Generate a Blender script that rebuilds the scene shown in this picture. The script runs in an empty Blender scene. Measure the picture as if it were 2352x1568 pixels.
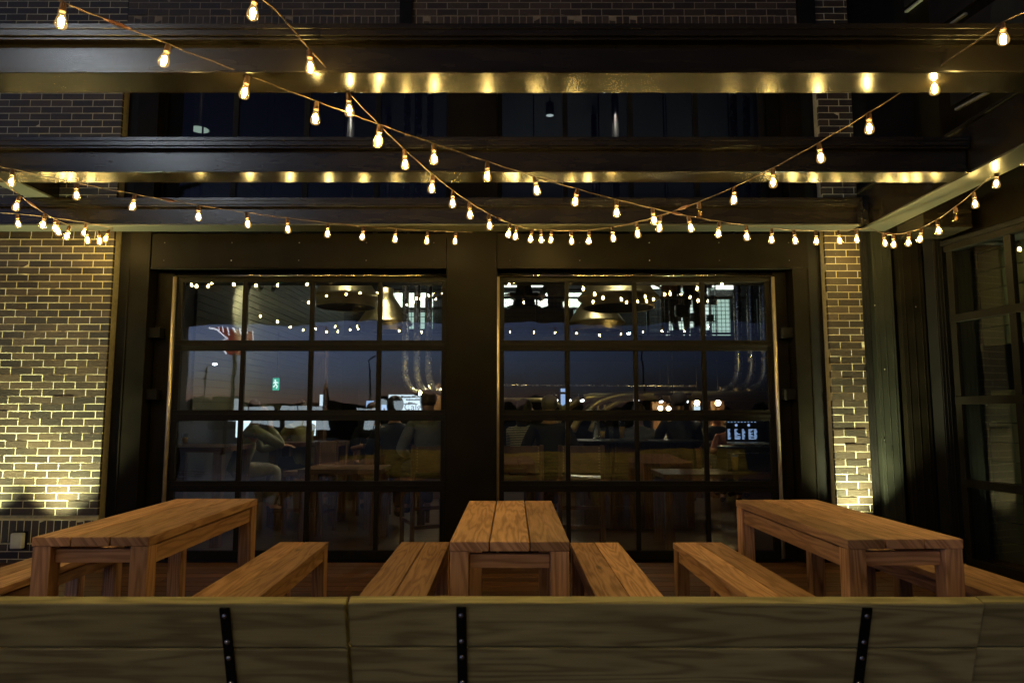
import bpy, bmesh, math, random
import numpy as np
from mathutils import Vector, Matrix
random.seed(7)
R = math.radians
scn = bpy.context.scene
COL = scn.collection

# ------------------------------------------------------------------ camera frame (metres; deck at z=0)
F, PITCH, CAM_Z = 1568.0, math.atan(161 / 1568.0), 1.36
def ray(x, y):
    u, v = (x - 1176) / F, (784 - y) / F
    return Vector((u, math.cos(PITCH) - v * math.sin(PITCH), math.sin(PITCH) + v * math.cos(PITCH)))
def at(x, y, Y):                                   # surveyed photo point -> point of the place at depth Y
    r = ray(x, y) * (Y / ray(x, y).y)
    return Vector((r.x, Y, r.z + CAM_Z))

# ------------------------------------------------------------------ bookkeeping
def tag(o, label=None, cat=None, group=None, kind=None):
    if label: o['label'] = label
    if cat: o['category'] = cat
    if group: o['group'] = group
    if kind: o['kind'] = kind
    return o
def empty(name, loc=(0, 0, 0), rz=0, **k):
    o = bpy.data.objects.new(name, None); o.empty_display_size = .1
    COL.objects.link(o); o.location = loc; o.rotation_euler.z = rz
    return tag(o, **k)
def link(name, me, mats=None, parent=None, loc=(0, 0, 0), **k):
    o = bpy.data.objects.new(name, me); COL.objects.link(o); o.location = loc
    for m in (mats if isinstance(mats, (list, tuple)) else [mats] if mats else []):
        me.materials.append(m)
    if parent: o.parent = parent
    return tag(o, **k)
def copy_tree(o, parent=None):
    c = o.copy(); COL.objects.link(c); c.parent = parent
    for ch in [x for x in list(bpy.data.objects) if x.parent is o]:
        copy_tree(ch, c)
    return c

class MB:
    """collects boxes, tubes and lathes into one mesh, with wood-grain coordinates and a tint per face"""
    def __init__(s):
        s.bm = bmesh.new(); s.g = s.bm.verts.layers.float_vector.new('grain'); s.t = s.bm.faces.layers.float.new('tint')
    def _face(s, vs, mi=0, tint=.5, smooth=False):
        f = s.bm.faces.new(vs); f.material_index = mi; f[s.t] = tint; f.smooth = smooth; return f
    def box(s, lo, hi, axis=0, mi=0, tint=None, rot=None, piv=None, open_back=False):
        w = random.random() * 40; tint = random.random() if tint is None else tint
        lo, hi = Vector(lo), Vector(hi); c = (lo + hi) / 2; piv = Vector(piv) if piv else c
        vs = []
        o = [i for i in range(3) if i != axis]
        for k in range(8):
            p = Vector((hi[0] if k & 1 else lo[0], hi[1] if k & 2 else lo[1], hi[2] if k & 4 else lo[2]))
            q = p - c
            gv = Vector((q[axis], q[o[0]] + .8 * q[o[1]], w))
            if rot is not None: p = piv + rot @ (p - piv)
            v = s.bm.verts.new(p); v[s.g] = gv; vs.append(v)
        for idx in ((0, 4, 6, 2), (1, 3, 7, 5), (0, 1, 5, 4), (2, 6, 7, 3), (0, 2, 3, 1), (4, 5, 7, 6)):
            if open_back and idx == (2, 6, 7, 3): continue
            s._face([vs[i] for i in idx], mi, tint)
        return s
    def tube(s, pts, r, n=8, mi=0, cap=True, tint=.5):
        pts = [Vector(p) for p in pts]; rs = r if isinstance(r, (list, tuple)) else [r] * len(pts)
        rings = []; prev = None
        for i, p in enumerate(pts):
            d = (pts[min(i + 1, len(pts) - 1)] - pts[max(i - 1, 0)]).normalized()
            if prev is None:
                a = d.orthogonal().normalized()
            else:
                a = (prev - d * prev.dot(d)).normalized()
            prev = a; b = d.cross(a)
            ring = []
            for k in range(n):
                t = 2 * math.pi * k / n
                v = s.bm.verts.new(p + (a * math.cos(t) + b * math.sin(t)) * rs[i]); v[s.g] = Vector((i * .1, t * .05, .3)); ring.append(v)
            rings.append(ring)
        for i in range(len(rings) - 1):
            for k in range(n):
                s._face([rings[i][k], rings[i][(k + 1) % n], rings[i + 1][(k + 1) % n], rings[i + 1][k]], mi, tint, True)
        if cap:
            s._face(rings[0][::-1], mi, tint); s._face(rings[-1], mi, tint)
        return s
    def lathe(s, prof, c=(0, 0, 0), n=16, mi=0, close=True):
        c = Vector(c); rings = []
        for r, z in prof:
            if r < 1e-5:
                rings.append([s.bm.verts.new(c + Vector((0, 0, z)))])
            else:
                rings.append([s.bm.verts.new(c + Vector((r * math.cos(2 * math.pi * k / n), r * math.sin(2 * math.pi * k / n), z))) for k in range(n)])
        for a, b in zip(rings, rings[1:]):
            for k in range(n):
                q = [a[k % len(a)], a[(k + 1) % len(a)], b[(k + 1) % len(b)], b[k % len(b)]]
                q2 = []
                for v in q:
                    if v not in q2: q2.append(v)
                if len(q2) > 2: s._face(q2, mi, .5, True)
        return s
    def ball(s, c, r, sx=1, sy=1, sz=1, mi=0, sub=2):
        m = Matrix.Translation(Vector(c)) @ Matrix.Diagonal((r * sx, r * sy, r * sz, 1))
        geo = bmesh.ops.create_icosphere(s.bm, subdivisions=sub, radius=1, matrix=m)
        for v in geo['verts']:
            for f in v.link_faces: f.smooth = True; f.material_index = mi
        return s
    def build(s, name, mats, parent=None, bevel=0, loc=(0, 0, 0), **k):
        bmesh.ops.recalc_face_normals(s.bm, faces=s.bm.faces)
        me = bpy.data.meshes.new(name); s.bm.to_mesh(me); s.bm.free()
        o = link(name, me, mats, parent, loc, **k)
        if bevel:
            b = o.modifiers.new('bevel', 'BEVEL'); b.width = bevel; b.segments = 2; b.limit_method = 'ANGLE'; b.angle_limit = R(40)
        return o
def rotz(a): return Matrix.Rotation(a, 3, 'Z')

# ------------------------------------------------------------------ materials
def new_mat(name):
    m = bpy.data.materials.new(name); m.use_nodes = True; nt = m.node_tree; nt.nodes.clear()
    out = nt.nodes.new('ShaderNodeOutputMaterial')
    return m, nt, out
def nd(nt, t, **k):
    n = nt.nodes.new(t)
    for a, b in k.items():
        if a in n.inputs.keys(): n.inputs[a].default_value = b
        else: setattr(n, a, b)
    return n
def math_n(nt, op, a, b=None, c=None):
    n = nt.nodes.new('ShaderNodeMath'); n.operation = op
    for i, v in enumerate((a, b, c)):
        if v is None: continue
        if isinstance(v, (int, float)): n.inputs[i].default_value = v
        else: nt.links.new(v, n.inputs[i])
    return n.outputs[0]
def ramp(nt, fac, stops):
    n = nt.nodes.new('ShaderNodeValToRGB'); nt.links.new(fac, n.inputs[0]); e = n.color_ramp.elements
    e[0].position, e[0].color = stops[0][0], (*stops[0][1], 1); e[1].position, e[1].color = stops[-1][0], (*stops[-1][1], 1)
    for p, c in stops[1:-1]:
        x = e.new(p); x.color = (*c, 1)
    return n.outputs[0]
def simple(name, col, rough=.5, metal=0, var=.25, scale=9, bump=0, spec=.5, coat=0, bscale=60, aniso=None):
    m, nt, out = new_mat(name); L = nt.links.new
    p = nd(nt, 'ShaderNodeBsdfPrincipled'); L(p.outputs[0], out.inputs[0])
    tc = nd(nt, 'ShaderNodeTexCoord'); ns = nd(nt, 'ShaderNodeTexNoise', Scale=scale, Detail=6.0)
    mp = nd(nt, 'ShaderNodeMapping'); L(tc.outputs['Object'], mp.inputs[0]); L(mp.outputs[0], ns.inputs[0])
    if aniso: mp.inputs['Scale'].default_value = aniso
    L(ramp(nt, ns.outputs[0], [(.25, tuple(c * (1 - var) for c in col)), (.75, tuple(min(1, c * (1 + var)) for c in col))]), p.inputs['Base Color'])
    p.inputs['Metallic'].default_value = metal; p.inputs['Specular IOR Level'].default_value = spec
    if coat: p.inputs['Coat Weight'].default_value = coat; p.inputs['Coat Roughness'].default_value = .15
    L(math_n(nt, 'ADD', math_n(nt, 'MULTIPLY', ns.outputs[0], .3 * rough), rough * .85), p.inputs['Roughness'])
    if bump:
        n2 = nd(nt, 'ShaderNodeTexNoise', Scale=bscale, Detail=3.0); L(mp.outputs[0], n2.inputs[0])
        b = nd(nt, 'ShaderNodeBump', Strength=bump, Distance=.004); L(n2.outputs[0], b.inputs['Height']); L(b.outputs[0], p.inputs['Normal'])
    return m
def emit(name, col, s):
    m, nt, out = new_mat(name); e = nd(nt, 'ShaderNodeEmission', Color=(*col, 1), Strength=s); nt.links.new(e.outputs[0], out.inputs[0]); return m
def wood(name, light, dark, ring=27, rough=.5, tintvar=.3, knots=True, spec=.35):
    m, nt, out = new_mat(name); L = nt.links.new
    p = nd(nt, 'ShaderNodeBsdfPrincipled'); L(p.outputs[0], out.inputs[0])
    a = nd(nt, 'ShaderNodeAttribute', attribute_name='grain'); t = nd(nt, 'ShaderNodeAttribute', attribute_name='tint')
    def vec(sx, sy, off=1.0):
        n = nd(nt, 'ShaderNodeVectorMath', operation='MULTIPLY'); L(a.outputs['Vector'], n.inputs[0]); n.inputs[1].default_value = (sx, sy, off); return n.outputs[0]
    warp = nd(nt, 'ShaderNodeTexNoise', Scale=1.0, Detail=2.5, Roughness=.45); L(vec(1.0, 11), warp.inputs[0])
    s = math_n(nt, 'SINE', math_n(nt, 'MULTIPLY', warp.outputs[0], ring * 2))
    s = math_n(nt, 'MULTIPLY_ADD', s, .5, .5); s = math_n(nt, 'POWER', s, 1.6)
    fib = nd(nt, 'ShaderNodeTexNoise', Scale=1.0, Detail=3.0); L(vec(7, 190), fib.inputs[0])
    blot = nd(nt, 'ShaderNodeTexNoise', Scale=1.0, Detail=3.0); L(vec(2.2, 7, 2.3), blot.inputs[0])
    f = math_n(nt, 'ADD', math_n(nt, 'MULTIPLY', s, .5), math_n(nt, 'MULTIPLY', fib.outputs[0], .5))
    f = math_n(nt, 'ADD', f, math_n(nt, 'MULTIPLY_ADD', blot.outputs[0], .9, -.45))
    col = ramp(nt, f, [(.05, light), (.9, dark)])
    if knots:
        vo = nd(nt, 'ShaderNodeTexVoronoi', Scale=1.0); L(vec(1.7, 5.2, 1.7), vo.inputs[0])
        sep = nd(nt, 'ShaderNodeSeparateColor'); L(vo.outputs['Color'], sep.inputs[0])
        gate = math_n(nt, 'GREATER_THAN', sep.outputs[0], .62)
        k = nd(nt, 'ShaderNodeMapRange'); k.inputs['From Min'].default_value = .05; k.inputs['From Max'].default_value = .11
        k.inputs['To Min'].default_value = 1; k.inputs['To Max'].default_value = 0; L(vo.outputs['Distance'], k.inputs[0])
        mx = nd(nt, 'ShaderNodeMix', data_type='RGBA'); L(math_n(nt, 'MULTIPLY', math_n(nt, 'MULTIPLY', k.outputs[0], gate), .75), mx.inputs['Factor'])
        L(col, mx.inputs['A']); mx.inputs['B'].default_value = (*[c * .3 for c in dark], 1); col = mx.outputs['Result']
    hv = nd(nt, 'ShaderNodeHueSaturation'); L(col, hv.inputs['Color']); L(math_n(nt, 'MULTIPLY_ADD', t.outputs['Fac'], tintvar * 2, 1 - tintvar), hv.inputs['Value'])
    L(hv.outputs[0], p.inputs['Base Color'])
    L(math_n(nt, 'MULTIPLY_ADD', fib.outputs[0], .25, rough - .1), p.inputs['Roughness']); p.inputs['Specular IOR Level'].default_value = spec
    b = nd(nt, 'ShaderNodeBump', Strength=.35, Distance=.002); L(f, b.inputs['Height']); L(b.outputs[0], p.inputs['Normal'])
    return m
def glass_mat(name, tint=(.86, .9, .9), r0=.12, rough=0.0):
    m, nt, out = new_mat(name); L = nt.links.new
    tr = nd(nt, 'ShaderNodeBsdfTransparent', Color=(*tint, 1)); gl = nd(nt, 'ShaderNodeBsdfGlossy', Color=(1, 1, 1, 1), Roughness=rough)
    tcg = nd(nt, 'ShaderNodeTexCoord'); nzg = nd(nt, 'ShaderNodeTexNoise', Scale=2.6, Detail=1.5); L(tcg.outputs['Object'], nzg.inputs[0]); bmp = nd(nt, 'ShaderNodeBump', Strength=.12, Distance=.012); L(nzg.outputs[0], bmp.inputs['Height']); L(bmp.outputs[0], gl.inputs['Normal'])
    lw = nd(nt, 'ShaderNodeLayerWeight', Blend=.5)
    f = math_n(nt, 'MULTIPLY_ADD', math_n(nt, 'POWER', lw.outputs['Facing'], 4), 1 - r0, r0)
    mx = nd(nt, 'ShaderNodeMixShader'); L(f, mx.inputs[0]); L(tr.outputs[0], mx.inputs[1]); L(gl.outputs[0], mx.inputs[2]); L(mx.outputs[0], out.inputs[0])
    return m
def bulb_mat(name, glow):
    m, nt, out = new_mat(name); L = nt.links.new
    tr = nd(nt, 'ShaderNodeBsdfTransparent', Color=(.97, .9, .74, 1)); gl = nd(nt, 'ShaderNodeBsdfGlossy', Color=(1, .95, .8, 1), Roughness=.03)
    lw = nd(nt, 'ShaderNodeLayerWeight', Blend=.5); f = math_n(nt, 'MULTIPLY_ADD', math_n(nt, 'POWER', lw.outputs['Facing'], 2.5), .55, .05)
    mx = nd(nt, 'ShaderNodeMixShader'); L(f, mx.inputs[0]); L(tr.outputs[0], mx.inputs[1]); L(gl.outputs[0], mx.inputs[2])
    last = mx.outputs[0]
    if glow:
        e = nd(nt, 'ShaderNodeEmission', Color=(1, .62, .2, 1), Strength=glow); ad = nd(nt, 'ShaderNodeAddShader'); L(last, ad.inputs[0]); L(e.outputs[0], ad.inputs[1]); last = ad.outputs[0]
    L(last, out.inputs[0]); return m
def brick_mat(name, c1, c2, rough=.55):
    m, nt, out = new_mat(name); L = nt.links.new
    p = nd(nt, 'ShaderNodeBsdfPrincipled'); L(p.outputs[0], out.inputs[0])
    t = nd(nt, 'ShaderNodeAttribute', attribute_name='tint'); tc = nd(nt, 'ShaderNodeTexCoord')
    n = nd(nt, 'ShaderNodeTexNoise', Scale=55.0, Detail=5.0); L(tc.outputs['Object'], n.inputs[0])
    n2 = nd(nt, 'ShaderNodeTexNoise', Scale=9.0, Detail=4.0); L(tc.outputs['Object'], n2.inputs[0])
    f = math_n(nt, 'ADD', math_n(nt, 'MULTIPLY', t.outputs['Fac'], .75), math_n(nt, 'MULTIPLY_ADD', n2.outputs[0], .7, -.25))
    col = ramp(nt, f, [(.1, c1), (.95, c2)])
    sp = nd(nt, 'ShaderNodeTexVoronoi', Scale=70.0); L(tc.outputs['Object'], sp.inputs[0])
    k = nd(nt, 'ShaderNodeMapRange'); k.inputs['From Min'].default_value = .1; k.inputs['From Max'].default_value = .2; k.inputs['To Min'].default_value = .5; k.inputs['To Max'].default_value = 0
    L(sp.outputs['Distance'], k.inputs[0])
    sc = nd(nt, 'ShaderNodeSeparateColor'); L(sp.outputs['Color'], sc.inputs[0])
    mx = nd(nt, 'ShaderNodeMix', data_type='RGBA'); L(math_n(nt, 'MULTIPLY', k.outputs[0], math_n(nt, 'GREATER_THAN', sc.outputs[0], .8)), mx.inputs['Factor']); L(col, mx.inputs['A']); mx.inputs['B'].default_value = (.3, .26, .18, 1)
    L(mx.outputs['Result'], p.inputs['Base Color']); p.inputs['Roughness'].default_value = rough
    b = nd(nt, 'ShaderNodeBump', Strength=.6, Distance=.006); L(n.outputs[0], b.inputs['Height']); L(b.outputs[0], p.inputs['Normal'])
    return m

M = {}
M['steel'] = simple('bronze_painted_steel', (.0145, .0115, .0066), .25, var=.4, scale=5, bump=.10, bscale=14, spec=.4, aniso=(.6, 3, 3))
M['soffit'] = simple('uplit_flange_paint', (.052, .052, .039), .36, var=.3, scale=7, bump=.1, spec=.4, aniso=(.5, 3, 3))  # flange paint lightened in colour to carry the uplight's wash
M['steel_flat'] = simple('dark_bronze_cladding', (.0072, .0058, .0036), .5, var=.4, scale=4, bump=.08, bscale=90, spec=.06)
M['dark'] = simple('near_black_metal', (.008, .0075, .007), .5, var=.3, scale=6, bump=.1, spec=.1)
M['greenpanel'] = simple('grey_green_cladding', (.012, .013, .009), .65, var=.3, scale=5, spec=.2)
M['frame'] = simple('dark_door_frame', (.0065, .0054, .004), .5, spec=.1, var=.3, scale=6, bump=.08)
M['trim'] = simple('aluminium_edge_trim', (.60, .52, .40), .36, metal=.75, var=.15, scale=14)
M['pale'] = simple('pale_aluminium', (.45, .47, .42), .35, metal=.6, var=.15)
M['brick'] = brick_mat('dark_brown_brick', (.016, .011, .0065), (.056, .037, .021))
M['mortar'] = simple('light_mortar', (.50, .46, .31), .9, var=.2, scale=30, bump=.5, bscale=120)
M['dimmed_mortar'] = simple('dim_lit_mortar', (.22, .185, .14), .9, var=.2, scale=30, bump=.5, bscale=120)  # mortar colour lowered to imitate the weaker light on the upper wall
M['trim_top'] = simple('polished_head_trim', (.60, .52, .40), .16, metal=1, var=.15)
M['cedar'] = wood('oiled_fir', (.57, .335, .20), (.26, .13, .066), tintvar=.38)
M['cool_lit_wood'] = wood('cool_lit_fir', (.48, .44, .205), (.21, .185, .08), ring=26, rough=.5, tintvar=.12, spec=.5)  # fir greened in colour to stand in for cool light on the bench backs
M['deck'] = wood('red_brown_decking', (.10, .042, .018), (.04, .017, .008), rough=.45, tintvar=.45)
M['inwood'] = wood('interior_oak', (.13, .068, .034), (.055, .027, .013), rough=.45, knots=False)
M['leather'] = simple('tan_leather', (.16, .085, .04), .45, var=.3, scale=12, bump=.25)
M['infloor'] = wood('interior_floor', (.035, .026, .018), (.018, .013, .009), rough=.35, knots=False)
M['indark'] = simple('interior_dark_wall', (.022, .022, .024), .6, var=.3)
M['siding'] = simple('olive_shiplap', (.10, .10, .062), .55, var=.2, scale=3)
M['glass'] = glass_mat('window_glass', r0=.095)
M['glass_wing'] = glass_mat('wing_window_glass', (.8, .86, .86), .05)
M['glass_upper'] = glass_mat('dark_upper_glass', (.55, .58, .62), .022)
M['drinkglass'] = glass_mat('drinking_glass', (.92, .95, .93), .1)
M['beer'] = simple('beer', (.5, .26, .04), .15, var=.1)
M['bulb'] = bulb_mat('lit_bulb_glass', .22)
M['bulb_off'] = bulb_mat('unlit_bulb_glass', 0)
M['filament'] = emit('glowing_filament', (1, .73, .25), 420)
M['fil_off'] = simple('dull_filament', (.3, .2, .1), .3, metal=1)
M['socket'] = simple('brown_socket', (.085, .045, .025), .5, var=.2)
M['cable'] = simple('brown_cable', (.15, .10, .06), .55, var=.2)
M['plug'] = simple('taped_joint', (.12, .05, .03), .5, var=.4, scale=60)
M['brass'] = simple('spun_brass', (.56, .47, .25), .36, metal=1, var=.12, scale=3, aniso=(1, 1, 14))
M['steelpipe'] = simple('brushed_steel', (.58, .55, .49), .27, metal=.95, var=.1)
M['black'] = simple('satin_black', (.012, .012, .013), .3, var=.3)
M['plastic'] = simple('cloudy_plastic', (.5, .52, .5), .25, var=.15)
M['nail'] = simple('brass_nail', (.6, .45, .25), .3, metal=1)
M['bolt'] = simple('zinc_bolt', (.45, .46, .5), .3, metal=1, var=.2)
M['asphalt'] = simple('asphalt', (.05, .05, .052), .8, var=.3, scale=3)
M['white_lit'] = emit('lit_kitchen_panel', (.96, 1, .86), 3.4)
M['green_lit'] = emit('lit_kitchen_tiles', (.62, .86, .74), .9)
M['shelf_lit'] = emit('rack_back_light', (.85, 1, .9), 1.3)
M['uplens'] = emit('uplight_lens', (1, .93, .55), 30)
M['lampglow'] = emit('warm_lamp', (1, .68, .3), 160)
M['streetglow'] = emit('cool_street_lamp', (.82, .92, 1.0), 205)
M['farlit'] = emit('cool_shop_window', (.75, .9, 1), 1.6)
M['lampwhite'] = emit('spot_lens', (.95, .97, 1), 12)
M['green'] = emit('exit_sign_green', (.03, .42, .27), 1.3)
M['signwhite'] = emit('sign_white', (.8, 1, .95), 1.5)
M['tv'] = emit('screen_blue', (.42, .6, 1), 1.0)
M['tvwhite'] = emit('screen_white', (.75, .88, 1), 1.25)
M['neonred'] = emit('neon_red_panel', (.8, .05, .02), .5)
M['neonwhite'] = emit('neon_white_tube', (.85, .88, 1), 4)
M['leaf'] = simple('dark_conifer', (.02, .03, .016), .8, var=.4)

# ------------------------------------------------------------------ ground
g = MB(); g.box((-90, -130, -.30), (90, 60, -.16)); g.build('ground', M['asphalt'], kind='structure')
d = MB(); y = -3.0
while y < 6.34:
    x = -6.2 - random.random() * 2
    while x < 6.2:
        ln = random.uniform(2.4, 4.2)
        d.box((x, y, -.03), (min(x + ln, 6.4), y + .136, 0), 0); x += ln + .004
    y += .142
d.build('deck', M['deck'], bevel=.002, kind='structure')
f = MB(); y = 6.5
while y < 16.9:
    x = -4.6 - random.random()
    while x < 6.1:
        ln = random.uniform(1.2, 2.2); f.box((x, y, -.03), (x + ln, y + .118, 0), 0); x += ln + .002
    y += .12
f.build('interior_floor', M['infloor'], kind='structure')

# ------------------------------------------------------------------ brick work
def bricks(mb, x0, x1, z0, z1, yf, ydir=-1, soldier=False, jut=.006):
    cw, ch = (.0677, .203) if soldier else (.203, .0677)
    j = .0085; row = 0; z = z0
    while z < z1 - .01:
        off = 0 if soldier else (row % 2) * cw / 2 + random.uniform(-.004, .004)
        x = x0 - off
        while x < x1 - .012:
            a, b = max(x, x0), min(x + cw - j, x1)
            if b - a > .02:
                p = .0006 + random.random() ** 2 * jut * .4
                if random.random() < .05: p += .0045
                rot = Matrix.Rotation(random.gauss(0, .004), 3, 'Y') @ Matrix.Rotation(random.gauss(0, .008), 3, 'X') @ Matrix.Rotation(random.gauss(0, .003), 3, 'Z')
                mb.box((a, yf - p, z), (b, yf + .03, min(z + ch - j, z1)), 0, 0, random.random() ** 1.6, rot=rot, open_back=True)
            x += cw
        z += ch; row += 1
    mb.box((x0 + .001, yf, z0), (x1 - .001, yf + .2, z1), 0, 1)

YF = 6.36
pub = empty('brewpub_building', (0, YF, 0), label='dark brick and steel pub front with two glass garage doors', cat='building')
def part(mb, name, mats, parent=None, **k):
    o = mb.build(name, mats, None, **k)
    par = parent or pub
    o.parent = par
    o.matrix_parent_inverse = Matrix.Translation(-world_of(par))
    return o
def world_of(o):
    v = Vector(o.location)
    if o.parent:
        q = Vector(o.parent.location)
        v = v + q if o.matrix_parent_inverse == Matrix.Identity(4) else v
    return v
# left wall: courses, soldier course and recessed ledge
b = MB(); bricks(b, -6.6, -3.785, .42, 3.02, YF); bricks(b, -6.6, -3.785, 3.02, 5.8, YF)
b.box((-6.6, YF + .015, .385), (-3.785, YF + .2, .42), 0, 1, .2)
bricks(b, -6.6, -3.785, .18, .385, YF - .012, soldier=True); bricks(b, -6.6, -3.785, -.03, .175, YF - .012)
part(b, 'brick_wall', [M['brick'], M['mortar']])
b = MB(); bricks(b, 2.972, 3.30, -.02, 5.8, YF, jut=.012); part(b, 'brick_pier', [M['brick'], M['mortar']])
b = MB(); bricks(b, -3.78, 2.80, 5.03, 5.235, YF, soldier=True); bricks(b, -3.78, 2.80, 5.24, 6.1, YF); part(b, 'upper_brick_wall', [M['brick'], M['dimmed_mortar']])
for lo_, hi_ in (((2.81, YF - .05, 4.9), (2.965, YF + .1, 6.1)), ((-1.1, YF - .045, 5.04), (-.98, YF - .013, 6.1))):
    b = MB(); b.box(lo_, hi_); part(b, 'downpipe_channel', M['dark'])
# steel columns between brick and doors
for x0, x1, yy, nm, mt in ((-3.775, -3.63, YF + .10, 'recess_panel', 'dark'), (-3.62, -3.425, YF - .015, 'steel_column', 'steel_flat'), (-3.415, -3.245, YF + .12, 'door_jamb', 'steel_flat'),
                       (-.615, -.145, YF - .025, 'steel_column', 'steel_flat'), (2.51, 2.64, YF + .12, 'door_jamb', 'steel_flat'), (2.65, 2.80, YF - .015, 'steel_column', 'steel_flat'), (2.81, 2.965, YF + .09, 'recess_panel', 'dark')):
    c = MB(); c.box((x0, yy, 0), (x1, yy + .22, 5.02))
    if nm == 'steel_column':
        c.box((x0 - .004, yy - .006, 0), (x0 + .012, yy + .01, 2.70)); c.box((x1 - .012, yy - .006, 0), (x1 + .004, yy + .01, 2.70))
    part(c, nm, M[mt], bevel=.003)
for x0, x1, mir in ((-3.41, -.62, 0), (-.14, 2.74, 1)):
    c = MB(); c.box((x0, YF - .02, 2.705), (x1, YF + .05, 3.04)); c.box((x0, YF - .03, 2.70), (x1, YF + .02, 2.712))
    h = part(c, 'header_plate', M['steel_flat'], bevel=.003)
    for k in range(5):
        for z in (2.78, 2.95):
            c = MB(); c.ball((x0 + .12 + k * (x1 - x0 - .24) / 4, YF - .022, z), .006, sy=.6, sub=1); part(c, 'bolt_head', M['bolt'], h)
    c = MB(); c.box((x0, YF + .16, 2.60), (x1, YF + .3, 3.04)); part(c, 'track_cover', M['dark'])
for x in (-3.38, 2.60):
    for z in (1.52, 2.10):
        c = MB(); c.box((x - .06, YF + .03, z - .05), (x + .06, YF + .119, z + .05)); part(c, 'track_bracket', M['dark'], bevel=.004)
# rounded metal edge trim round the doors
for name, pts in (('edge_trim', [(-3.225, YF + .08, .02), (-3.225, YF + .08, 2.64)]), ('edge_trim', [(-3.22, YF + .08, 2.655), (-.62, YF + .08, 2.655)]),
                  ('edge_trim', [(-.137, YF + .08, .02), (-.137, YF + .08, 2.64)]), ('edge_trim', [(-.137, YF + .08, 2.655), (2.49, YF + .08, 2.655)]),
                  ('edge_trim', [(2.495, YF + .08, .02), (2.495, YF + .08, 2.64)])):
    hz = pts[0][2] > 1; c = MB(); c.tube(pts, .011 if hz else .018, 14); part(c, name, M['trim_top' if hz else 'trim'])
# sectional glass doors: 4 x 4 panes
YD = YF + .10
ZR = [0.0, .668, 1.325, 1.985, 2.64]
def door(x0, x1, lab):
    fr = MB()
    W = x1 - x0; st, mul = .05, .042
    for i in range(4):
        z0, z1 = ZR[i], ZR[i + 1]
        fr.box((x0, YD, z0 + .002), (x1, YD + .045, z0 + (.085 if i == 0 else .05)))
        fr.box((x0, YD, z1 - (.05 if i < 3 else .045)), (x1, YD + .045, z1 - .002))
        if i: fr.box((x0, YD - .006, z0 - .012), (x1, YD - .0005, z0 + .012))
        for k in range(5):
            xc = x0 + W * k / 4
            a, bb = (xc, xc + st) if k == 0 else (xc - st, xc) if k == 4 else (xc - mul / 2, xc + mul / 2)
            fr.box((a, YD + .003, z0 + (.085 if i == 0 else .05)), (bb, YD + .042, z1 - (.05 if i < 3 else .045)))
    fo = part(fr, 'glass_door', M['frame'], bevel=.003, label=lab)
    gl = MB()
    for i in range(4):
        z0, z1 = ZR[i] + (.085 if i == 0 else .05), ZR[i + 1] - .048
        for k in range(4):
            a, bb = x0 + W * k / 4 + .025, x0 + W * (k + 1) / 4 - .025
            gl.box((a, YD + .02, z0), (bb, YD + .026, z1), rot=Matrix.Rotation(random.gauss(0, .0022), 3, 'X') @ Matrix.Rotation(random.gauss(0, .0022), 3, 'Z'))
    part(gl, 'window_pane', M['glass'], fo)
door(-3.205, -.62, 'left glass garage door of sixteen panes'); door(-.125, 2.475, 'right glass garage door of sixteen panes')
# clerestory windows
for x0, x1 in ((-3.42, -.62), (-.12, 2.45)):
    fr = MB(); W = x1 - x0
    for z in (3.02, 4.97): fr.box((x0, YD, z), (x1, YD + .05, z + .05))
    for k in range(5):
        xc = x0 + W * k / 4; fr.box((xc - .025, YD + .002, 3.05), (xc + .025, YD + .048, 4.98))
    for k in (0, 1, 2, 3):
        xc = x0 + W * (k + .52) / 4; fr.box((xc - .006, YD + .03, 3.05), (xc + .006, YD + .046, 4.98))
    fo = part(fr, 'upper_window', M['dark'])
    gl = MB()
    for k in range(4): gl.box((x0 + W * k / 4 + .025, YD + .02, 3.06), (x0 + W * (k + 1) / 4 - .025, YD + .026, 4.97))
    part(gl, 'window_pane', M['glass_upper'], fo)
for a_, b_ in ((2.45, 2.5),):
    c = MB(); c.box((a_, YF + .125, 3.0), (b_, YF + .3, 5.02)); part(c, 'window_surround', M['dark'])
# shell of the room behind
c = MB(); c.box((-4.7, 16.9, 0), (6.3, 17.0, 6.4)); part(c, 'rear_wall', M['indark'])
c = MB(); c.box((-4.7, YF + .32, 6.4), (6.3, 17, 6.5)); part(c, 'ceiling', M['indark'])
c = MB(); c.box((6.2, 8.0, 0), (6.3, 16.9, 6.4)); c.box((3.4, YF + .32, 0), (3.5, 8.0, 6.4)); c.box((3.5, 7.9, 0), (6.2, 8.0, 6.4)); part(c, 'side_wall', M['indark'])
c = MB(); z = 1.3
c.box((-3.9, 7.6, 0), (-3.8, 16.9, 6.4), 1, 0)
while z < 4.6:
    c.box((-3.8, 8.1, z), (-3.775, 15.2, z + .085), 1, 1); z += .092
part(c, 'shiplap_wall', [M['indark'], M['siding']])
c = MB(); c.box((-3.8, 12.6, 2.60), (6.2, 16.9, 2.74)); c.box((-3.8, 12.55, 2.56), (6.2, 12.6, 2.76)); part(c, 'mezzanine', M['indark'])
rl = MB()
for z in (2.80, 3.47): rl.box((-1.6, 12.56, z - .02), (6.1, 12.60, z + .02))
x = -1.6
while x < 6.1:
    rl.box((x - .02, 12.565, 2.76), (x + .02, 12.595, 3.47)); x += 1.03
x = -1.58
while x < 6.1:
    rl.box((x - .004, 12.578, 2.8), (x + .004, 12.584, 3.47)); x += .075
z = 2.85
while z < 3.46:
    rl.box((-1.58, 12.575, z - .004), (6.1, 12.581, z + .004)); z += .075
part(rl, 'mesh_railing', M['black'])
c = MB(); c.box((-.35, 12.62, 2.75), (1.15, 12.66, 3.28)); part(c, 'balcony_panel', M['indark'])
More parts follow.
